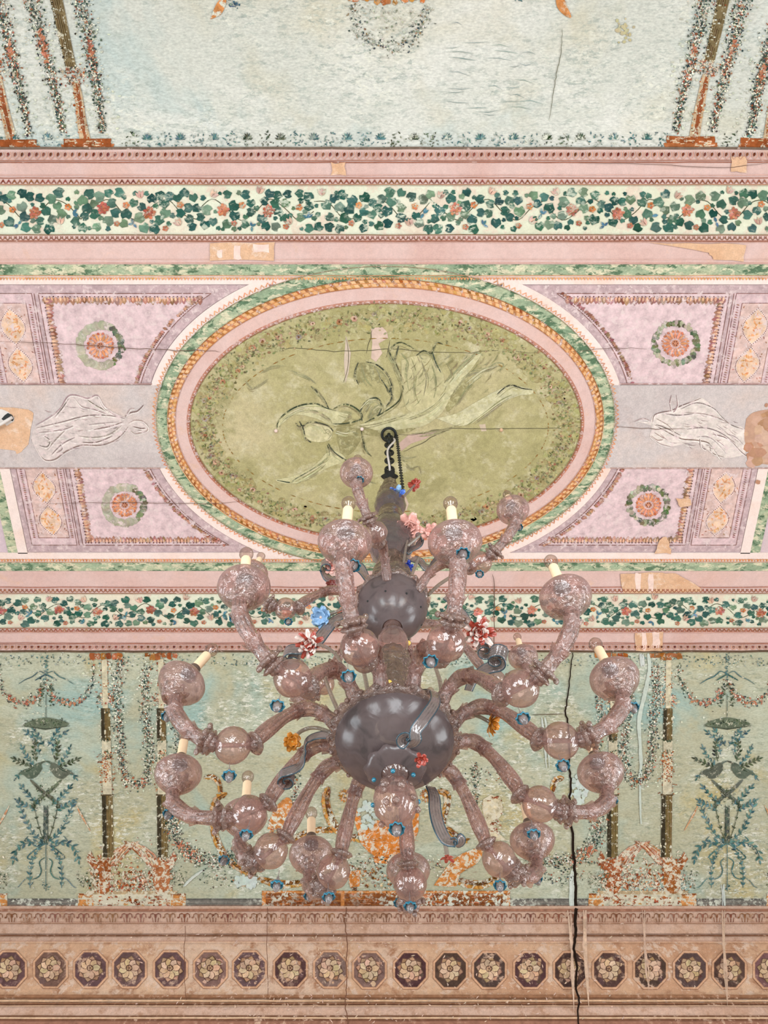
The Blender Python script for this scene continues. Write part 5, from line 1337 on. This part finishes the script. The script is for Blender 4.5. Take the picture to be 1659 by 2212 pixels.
LOW = [  # label, cup px, globe px, cup drop px, globe drop px, candle tilt
    ('nearest glass arm left of the column', (745, 1172), (777, 1398), (764, 1222), (753, 1461), (.02, .22)),
    ('nearest glass arm right of the column', (983, 1172), (964, 1388), (1000, 1197), (930, 1429), (0, .22)),
    ('glass arm rising to the upper left cup', (527, 1270), (632, 1465), (509, 1335), (599, 1525), (-.12, .08)),
    ('glass arm rising to the upper right cup', (1222, 1290), (1124, 1487), (1235, 1348), (1130, 1552), (-.04, .10)),
    ('far left glass arm, upper of two', (392, 1476), (503, 1610), (362, 1547), (495, 1676), (.30, 0)),
    ('far right glass arm, upper of two', (1328, 1466), (1211, 1600), (1367, 1528), (1216, 1654), (-.06, 0)),
    ('far left glass arm, lower of two', (385, 1672), (538, 1757), (364, 1759), (532, 1803), (-.12, 0)),
    ('far right glass arm, lower of two', (1298, 1668), (1166, 1737), (1322, 1730), (1153, 1802), (-.02, 0)),
    ('glass arm bending back at lower left', (528, 1765), (585, 1838), (484, 1858), (598, 1912), (-.10, 0)),
    ('glass arm bending back at lower right', (1150, 1815), (1078, 1856), (1160, 1900), (1080, 1913), (0, 0)),
    ('glass arm with low cup left of the finial', (672, 1846), (720, 1882), (668, 1935), (710, 1938), (-.08, 0)),
    ('glass arm hanging straight below the finial', (882, 1880), (886, 1908), (862, 1950), (886, 1958), (0, 0))]
for (lb, cp, gp, dc, dg, tl) in LOW:
    make_arm(lb, (.165, 1.852), cp, gp, 1.955, 1.715, [(.16, 1.905), (.36, 1.925), (.56, 1.875), (.76, 1.775)], dc, dg, 1.0, tl)
UPP = [
    ('small upper arm with its cup above the column', (770, 1022), (812, 1150), (777, 1037), None, (0, 0)),
    ('small upper arm with its cup at upper right', (1108, 1102), (1038, 1215), (1121, 1139), (1036, 1240), (.0, 0)),
    ('small upper arm with its cup at middle right', (1130, 1420), (1070, 1470), None, None, (.0, 0)),
    ('small upper arm with its cup behind the upper left cup', (545, 1240), (617, 1315), None, (623, 1343), (.08, 0)),
    ('small upper arm behind the left globes', (640, 1478), (700, 1478), None, (690, 1530), (0, 0)),
    ('small upper arm behind the lower bowl', (930, 1540), (905, 1520), None, None, (.05, 0))]
for (lb, cp, gp, dc, dg, tl) in UPP:
    make_arm(lb, (.125, 2.60), cp, gp, 2.66, 2.47, [(.2, 2.655), (.42, 2.665), (.62, 2.61), (.80, 2.53)], dc, dg, .80, tl, .0170)

# central stem, top to bottom
AXV = Vector((AX, AY, CAMZ)); TA = Matrix.Translation(AXV)
def turned(name, prof, mat, seg=36, ribs=0, amp=0.0, zamp=0.0, label=None):
    o = MB().lathe(prof, seg, TA, ribs, amp, zamp).part(name, mat)
    if label: o['label'] = label
    return o
turned('crown_vase', [(.012, 3.98), (.030, 3.95), (.040, 3.92), (.036, 3.88), (.048, 3.84), (.066, 3.78), (.058, 3.73)], G['column'], 36, 8, .05)
turned('upper_bulb', [(.05, 3.74), (.074, 3.69), (.082, 3.63), (.074, 3.57), (.052, 3.53)], G['vase'], 40, 12, .03)
turned('ringed_neck', [(.052, 3.54), (.060, 3.52), (.056, 3.50), (.062, 3.48), (.058, 3.455), (.064, 3.43), (.060, 3.40), (.066, 3.38)], G['column'])
turned('middle_vase', [(.060, 3.39), (.090, 3.35), (.108, 3.28), (.112, 3.20), (.098, 3.12), (.074, 3.06), (.058, 3.02)], G['vase'], 40, 10, .035)
turned('lower_neck', [(.056, 3.03), (.062, 3.00), (.056, 2.96), (.064, 2.92), (.082, 2.88), (.090, 2.84), (.084, 2.80), (.070, 2.77)], G['column'], 40, 10, .05)
turned('upper_bowl_rim', [(.10, 2.685, 0), (.135, 2.665, .5), (.150, 2.655, 1), (.146, 2.645, 1), (.135, 2.64, .3)], G['rim'], 56, 14, .03, .008)
turned('upper_bowl', [(.07, 2.72), (.115, 2.69), (.140, 2.645), (.138, 2.60), (.122, 2.55), (.098, 2.51), (.070, 2.485), (.046, 2.475), (.038, 2.47)], G['bowl'], 44, label='violet grey glass bowl of the upper tier')
turned('bead_below_bowl', [(.034, 2.475), (.030, 2.455), (.030, 2.445), (.046, 2.42), (.056, 2.385), (.056, 2.355), (.046, 2.32), (.034, 2.30)], G['globe'], 32, 14, .02)
turned('cut_glass_cup', [(.036, 2.305), (.052, 2.29), (.062, 2.26), (.064, 2.21), (.056, 2.17), (.060, 2.15), (.062, 2.10), (.056, 2.03), (.050, 1.97), (.05, 1.90)], G['column'], 40, 12, .05)
turned('lower_bowl_rim', [(.150, 1.900, 0), (.180, 1.885, .4), (.196, 1.865, 1), (.200, 1.850, 1), (.190, 1.842, .6), (.176, 1.838, 0)], G['rim'], 80, 20, .025, .006, 'scalloped clear glass rim of the large bowl')
turned('lower_bowl', [(.06, 1.895), (.15, 1.885), (.178, 1.862), (.181, 1.845), (.176, 1.822), (.160, 1.795), (.132, 1.770), (.098, 1.752), (.068, 1.742), (.05, 1.738)], G['bowl'], 56, label='large violet grey glass bowl')
turned('finial_dish', [(.05, 1.742, 0), (.078, 1.735, .5), (.088, 1.722, 1), (.074, 1.712, .5), (.050, 1.704, 0), (.040, 1.70, 0)], G['bowl'], 48, 10, .05, .004)
turned('finial_neck', [(.042, 1.705), (.032, 1.695), (.028, 1.68), (.034, 1.668), (.030, 1.655), (.024, 1.648)], G['globe'], 28)
turned('finial_globe', [(.022, 1.660), (.044, 1.650), (.058, 1.625), (.062, 1.595), (.056, 1.565), (.040, 1.540), (.022, 1.527), (.004, 1.522)], G['globe'], 40, 11, .03, label='bulbous glass finial with knobs under the bowl')
m = MB()
for i in range(18):
    a = R.uniform(0, 6.28); z = R.uniform(1.53, 1.655); r = .062 * math.sqrt(max(.05, 1 - ((z - 1.593) / .075) ** 2))
    m.ball(AXV + Vector((r * cos(a), r * sin(a), z)), R.uniform(.006, .012), 9, 6)
o = m.part('finial_knobs', G['rim']); o['kind'] = 'stuff'
for a, z in ((3.5, 1.655), (5.6, 1.655), (2.9, 1.60), (.2, 1.61), (4.6, 1.645)):
    MB().ball(AXV + Vector((.064 * cos(a), .064 * sin(a), z)), .007, 9, 6).part('blue_bead', G['blue'])
pendant(ROOT, 857, 1791, 1.500, 1.05)
for (x, y, h) in [(824, 1163, 3.16), (853, 1324, 2.52), (882, 1389, 2.47), (841, 1475, 2.04), (850, 1401, 2.34)]:
    q = on_plane(x, y, h); d = (CAM - q).normalized()
    MB().lathe([(.0002, .009), (.0095, .008), (.0095, 0)], 12, Matrix.Translation(q + d * .02) @ d.to_track_quat('Z', 'Y').to_matrix().to_4x4()).part('yellow_dot', G['yellow'])
for i in range(9):
    a = 2 * pi * i / 9 + .3; MB().ball(AXV + Vector((.118 * cos(a), .118 * sin(a), 2.545)), .0045, 7, 5).part('bowl_hole', G['iron'])  # dark balls in the glass, standing for the shade inside small holes
# thorns round the big bowl
m = MB()
for i in range(24):
    a = 2 * pi * i / 24; m.ball(AXV + Vector((.200 * cos(a), .200 * sin(a), 1.852)), .0085, 8, 5, 1.1)
o = m.part('rim_beads', G['rim']); o['kind'] = 'stuff'

# hook, chains and cable
MB().tube([HK + Vector((.045 * cos(a * .3142), .045 * sin(a * .3142), -.02)) for a in range(21)], .009, 8, cap=False).part('ceiling_ring', G['iron'])
MB().tube([HK + Vector((0, 0, .0)), HK + Vector((0, 0, -.06))], .012, 8).part('ceiling_hook', G['iron'])
zt, zb = HK.z - .05, CAMZ + 3.97
NL = 11
link = MB().tube([Vector((.026 * cos(a * .3927) * .75, 0, .034 * sin(a * .3927))) for a in range(17)], .0085, 8, cap=False).mesh('chain_link', G['iron'])
for i in range(NL):
    z = zt + (zb - zt) * (i + .5) / NL; place('chain_link', link, ROOT, (AX, AY, z), (0, 0, (i % 2) * pi / 2), (zt - zb) / NL / .064)
thin = MB().tube([Vector((.007 * cos(a * .6283), 0, .010 * sin(a * .6283))) for a in range(11)], .0022, 6, cap=False).mesh('thin_chain_link', G['iron'])
p0, p1 = HK + Vector((.05, 0, -.03)), Vector((AX + .07, AY - .01, CAMZ + 3.78))
for i in range(46):
    q = p0 + (p1 - p0) * ((i + .5) / 46); place('thin_chain_link', thin, ROOT, q, (0, 0, (i % 2) * pi / 2), 1.25)
MB().tube(spline([HK + Vector((.02, .02, -.02)), HK + Vector((.035, -.02, -.2)), HK + Vector((-.01, -.035, -.42)), HK + Vector((.0, -.03, -.7)), Vector((AX, AY, CAMZ + 3.95))], 8), .006, 8).part('supply_cable', G['white'])
MB().lathe([(.010, 4.10, 0), (.030, 4.06, .6), (.042, 4.03, 1), (.020, 4.00, .3), (.012, 3.97, 0)], 30, TA, 6, .2, .008).part('iron_rosette', G['iron'])

# curled glass ribbons: standing bands of ribbed glass ending in a spiral, with a teal thread on both edges
def ribbon(label, pts, w=.020, curl=None, ref=(0, 0, 1)):
    path = spline([on_plane(*q) for q in pts], 9)
    if curl:                                                      # (radius, turns, +1 / -1)
        r0, turns, sg = curl; n = int(26 * turns)
        T = (path[-1] - path[-3]).normalized(); T.z = 0; T.normalize(); side = Vector((-T.y, T.x, 0)) * sg
        c = path[-1] + side * r0
        for i in range(1, n):
            a = 2 * pi * turns * i / n; r = r0 * (1 - .72 * i / n)
            path.append(c - side * (r * cos(a)) + T * (r * sin(a)) + Vector((0, 0, .004 * i / n)))
    ref = Vector(ref); m = MB(); e0, e1 = [], []; NW = 9; n = len(path); th = .0016
    fr = []
    for i in range(n):
        T = (path[min(n - 1, i + 1)] - path[max(0, i - 1)]).normalized(); B = (ref - T * ref.dot(T)).normalized(); fr.append((B.cross(T), B))
    for i in range(n):
        t = i / (n - 1); N, B = fr[i]; ww = w * (.45 + .55 * sin(pi * min(1.0, .12 + .75 * t)) ** .7)
        for sd in (1, -1):
            for k in range(NW):
                u = 2 * k / (NW - 1) - 1
                m.a[len(m.v)] = .6 if k % 2 else -.6
                m.v.append(path[i] + B * (ww * u) + N * (sd * th + (.0012 if k % 2 else -.0004) * sd))
        e0.append(path[i] + B * ww); e1.append(path[i] - B * ww)
    S2 = 2 * NW
    for i in range(n - 1):
        for k in range(NW - 1):
            m.f.append((i * S2 + k, i * S2 + k + 1, (i + 1) * S2 + k + 1, (i + 1) * S2 + k)); m.f.append((i * S2 + NW + k + 1, i * S2 + NW + k, (i + 1) * S2 + NW + k, (i + 1) * S2 + NW + k + 1))
        m.f.append((i * S2, (i + 1) * S2, (i + 1) * S2 + NW, i * S2 + NW)); m.f.append((i * S2 + NW - 1, i * S2 + S2 - 1, (i + 1) * S2 + S2 - 1, (i + 1) * S2 + NW - 1))
    o = m.part('curled_ribbon', G['ribbon']); o['label'] = label
    for e in (e0, e1): MB().tube(e, .0021, 6).part('ribbon_edge', G['edge'], o)
ribbon('curled ribbon left of the column', [(748, 1325, 2.64), (722, 1340, 2.60), (700, 1366, 2.52), (680, 1390, 2.45), (655, 1402, 2.42), (632, 1402, 2.42)], .030, (.042, 1.5, -1))
ribbon('curled ribbon right of the column', [(960, 1290, 2.66), (995, 1318, 2.62), (1026, 1366, 2.50), (1050, 1382, 2.46)], .028, (.040, 1.5, 1))
ribbon('curled ribbon at middle right', [(1012, 1492, 2.02), (1024, 1466, 2.05), (1048, 1446, 2.06), (1078, 1438, 2.06)], .020, (.034, 1.4, -1), (.3, -.5, .8))
ribbon('curled ribbon below the left arms', [(722, 1588, 1.86), (690, 1588, 1.90), (664, 1600, 1.90), (656, 1630, 1.86), (645, 1656, 1.82), (618, 1668, 1.80)], .017, (.030, 1.4, -1))
ribbon('ribbon curling over the large bowl', [(916, 1492, 1.92), (936, 1494, 1.86), (940, 1516, 1.78), (918, 1550, 1.70), (898, 1578, 1.66), (898, 1596, 1.65)], .016, (.022, 1.3, 1), (.75, .45, .2))
ribbon('ribbon hanging below the bowl on the right', [(930, 1700, 1.80), (938, 1720, 1.74), (940, 1750, 1.68), (948, 1785, 1.62), (964, 1815, 1.58), (984, 1824, 1.57)], .019, (.012, .7, -1), (.9, .3, .2))
ribbon('ribbon looped behind the nearest left cup', [(800, 1262, 2.72), (780, 1232, 2.80), (764, 1226, 2.86), (740, 1250, 2.86), (712, 1250, 2.88), (698, 1232, 2.92)], .028, (.028, 1.1, 1))
ribbon('ribbon looped right of the middle vase', [(880, 1212, 3.0), (872, 1198, 3.04), (882, 1190, 3.08), (902, 1180, 3.10), (908, 1168, 3.14)], .022, (.020, .8, -1))
ribbon('ribbon behind the nearest right cup', [(890, 1205, 3.0), (905, 1212, 2.96), (925, 1225, 2.92), (945, 1205, 2.90), (960, 1192, 2.88)], .026)

# flowers on their stems
def flower(name, label, px, py, h, r, cols, stem=None, n=9, layers=2, face=None):
    c = on_plane(px, py, h); root = None
    d = face if face else ((CAM - c).normalized() + Vector((R.uniform(-.3, .3), R.uniform(-.3, .3), 0))).normalized()
    q = d.to_track_quat('Z', 'Y')
    parts = []
    head = MB()
    if stem:
        st = spline([on_plane(*z) for z in stem] + [c], 8)
        o = MB().tube(st, .0062, 8).part('flower_stem', G['stem'])
    else:
        o = MB().ball(c - d * r * .1, r * .22, 10, 6).part('flower_heart', G[cols[0]])
    o['label'] = label
    pal = cols[:2] if len(cols) > 2 else [cols[0]]
    ms = {k: MB() for k in pal}
    for l in range(layers):
        for i in range(n):
            a = 2 * pi * (i + .5 * l) / n + R.uniform(-.16, .16); dv = q @ Vector((cos(a), sin(a), .15 + .55 * l + R.uniform(-.3, .3)))
            ms[pal[(i + l) % len(pal)] if len(pal) > 1 else pal[0]].petal(c + dv * r * .08, dv, d, r * (1 - .25 * l) * R.uniform(.8, 1.15), r * (.66 if n < 9 else .40), R.uniform(.2, .5))
    for k, m in ms.items(): m.part(name, G[k], o)
    MB().ball(c + d * r * .12, r * .16, 9, 6).part('flower_centre', G[cols[-1]], o)
flower('petals', 'pink peony flower beside the middle vase', 884, 1140, 3.22, .062, ['f_pink', 'f_pink', 'f_pink'], [(868, 1240, 2.80), (874, 1200, 2.96), (880, 1165, 3.12)], 8, 3)
flower('petals', 'bright blue flower at the top of the stem', 857, 1066, 3.66, .042, ['f_blue', 'f_lblue', 'f_blue'], [(845, 1130, 3.34), (850, 1095, 3.5)], 6, 2)
flower('petals', 'small red flower at the very top', 896, 1047, 3.78, .034, ['f_red', 'f_drk'], [(860, 1085, 3.60), (880, 1065, 3.70)], 8, 1)
flower('petals', 'pale pink flower half hidden by the right cup', 931, 1150, 3.10, .040, ['f_pink', 'f_red'], [(880, 1180, 3.05), (910, 1156, 3.10)], 7, 2)
flower('petals', 'deep blue flower behind the pink stem', 881, 1225, 2.92, .026, ['f_dblue', 'f_blue'], None, 6, 2)
flower('petals', 'pink flower inside the left loop', 718, 1222, 2.92, .034, ['f_pink', 'f_red'], None, 7, 2)
flower('petals', 'dark brown red flower left of the column', 717, 1262, 2.80, .024, ['f_drk', 'f_drk'], None, 7, 1)
flower('petals', 'pale sky blue flower left of the upper bowl', 694, 1334, 2.62, .046, ['f_lblue', 'f_lblue', 'f_white'], [(770, 1300, 2.66), (730, 1320, 2.64)], 7, 2)
flower('petals', 'red and white flower left of the column', 668, 1391, 2.36, .048, ['f_red', 'f_white', 'f_red'], [(745, 1468, 1.95), (730, 1420, 2.12), (700, 1396, 2.30)], 13, 3)
flower('petals', 'red and white flower right of the upper bowl', 1035, 1366, 2.36, .052, ['f_red', 'f_white', 'f_red'], [(960, 1440, 2.1), (990, 1400, 2.25), (1010, 1378, 2.34)], 13, 3)
flower('petals', 'orange sunflower right of the large bowl', 1058, 1560, 1.90, .040, ['f_orange', 'f_orange', 'f_yel'], [(978, 1570, 1.88), (1000, 1544, 1.94), (1030, 1546, 1.93)], 14, 2, Vector((.75, .1, -.35)).normalized())
flower('petals', 'amber flower left of the large bowl', 631, 1602, 1.90, .028, ['f_orange', 'f_yel'], [(716, 1582, 1.88), (680, 1572, 1.94), (650, 1580, 1.94)], 8, 2)
flower('petals', 'small red flower under the large bowl', 910, 1641, 1.66, .020, ['f_red', 'f_drk'], None, 6, 2)
flower('petals', 'red bud at the end of the hanging ribbon', 967, 1852, 1.52, .018, ['f_red', 'f_red'], [(960, 1815, 1.58), (964, 1835, 1.55)], 5, 1, Vector((0, .2, -1)).normalized())
for st in ([(700, 1460, 2.5), (715, 1500, 2.2), (735, 1545, 1.9)], [(780, 1425, 2.4), (788, 1460, 2.2), (795, 1495, 1.95)], [(940, 1440, 2.35), (950, 1470, 2.1), (955, 1500, 1.95)], [(985, 1240, 2.85), (950, 1262, 2.75), (925, 1285, 2.66)], [(990, 1545, 2.05), (985, 1560, 1.95), (978, 1580, 1.86)], [(905, 1205, 2.95), (893, 1232, 2.85), (884, 1262, 2.72)]):
    MB().tube(spline([on_plane(*z) for z in st], 8), .0075, 8).part('glass_stem', G['stem'])

# ------------------------------------------------------------------ cable end hanging from the patch at the left
q = Vector(P3(16, 907))
CB = bpy.data.objects.new('ceiling_cable', None); COL.objects.link(CB); CB.location = q
CB['label'] = 'pale cable end coming out of a black hole in the tan patch'; CB['category'] = 'cable'
def cpart(mb, name, mat):
    mb.v = [v - q for v in mb.v]; o = bpy.data.objects.new(name, mb.mesh(name, mat)); COL.objects.link(o); o.parent = CB; return o
zc = H + CAMZ
m = MB(); m.v = [Vector(P3(x, y, .0145)) for x, y in [(3, 905), (10, 897), (17, 892), (26, 896), (30, 904), (28, 910), (20, 907), (13, 906), (7, 908)]]; m.f = [tuple(range(9))]; cpart(m, 'hole', G['iron'])  # flat dark sheet, the shade inside the hole given as colour
m = MB(); m.v = [Vector(P3(x, y, .0140)) for x, y in [(-30, 884), (4, 884), (18, 890), (31, 902), (30, 910), (14, 920), (11, 916), (-30, 930)]]; m.f = [tuple(range(8))]; cpart(m, 'white_plaster_edge', G['white'])
cpart(MB().tube([Vector(P3(-40, 936, .06)), Vector(P3(4, 915, .05)), Vector(P3(14, 909, .04)), Vector(P3(27, 901, .02))], .011, 10), 'cable', G['white'])
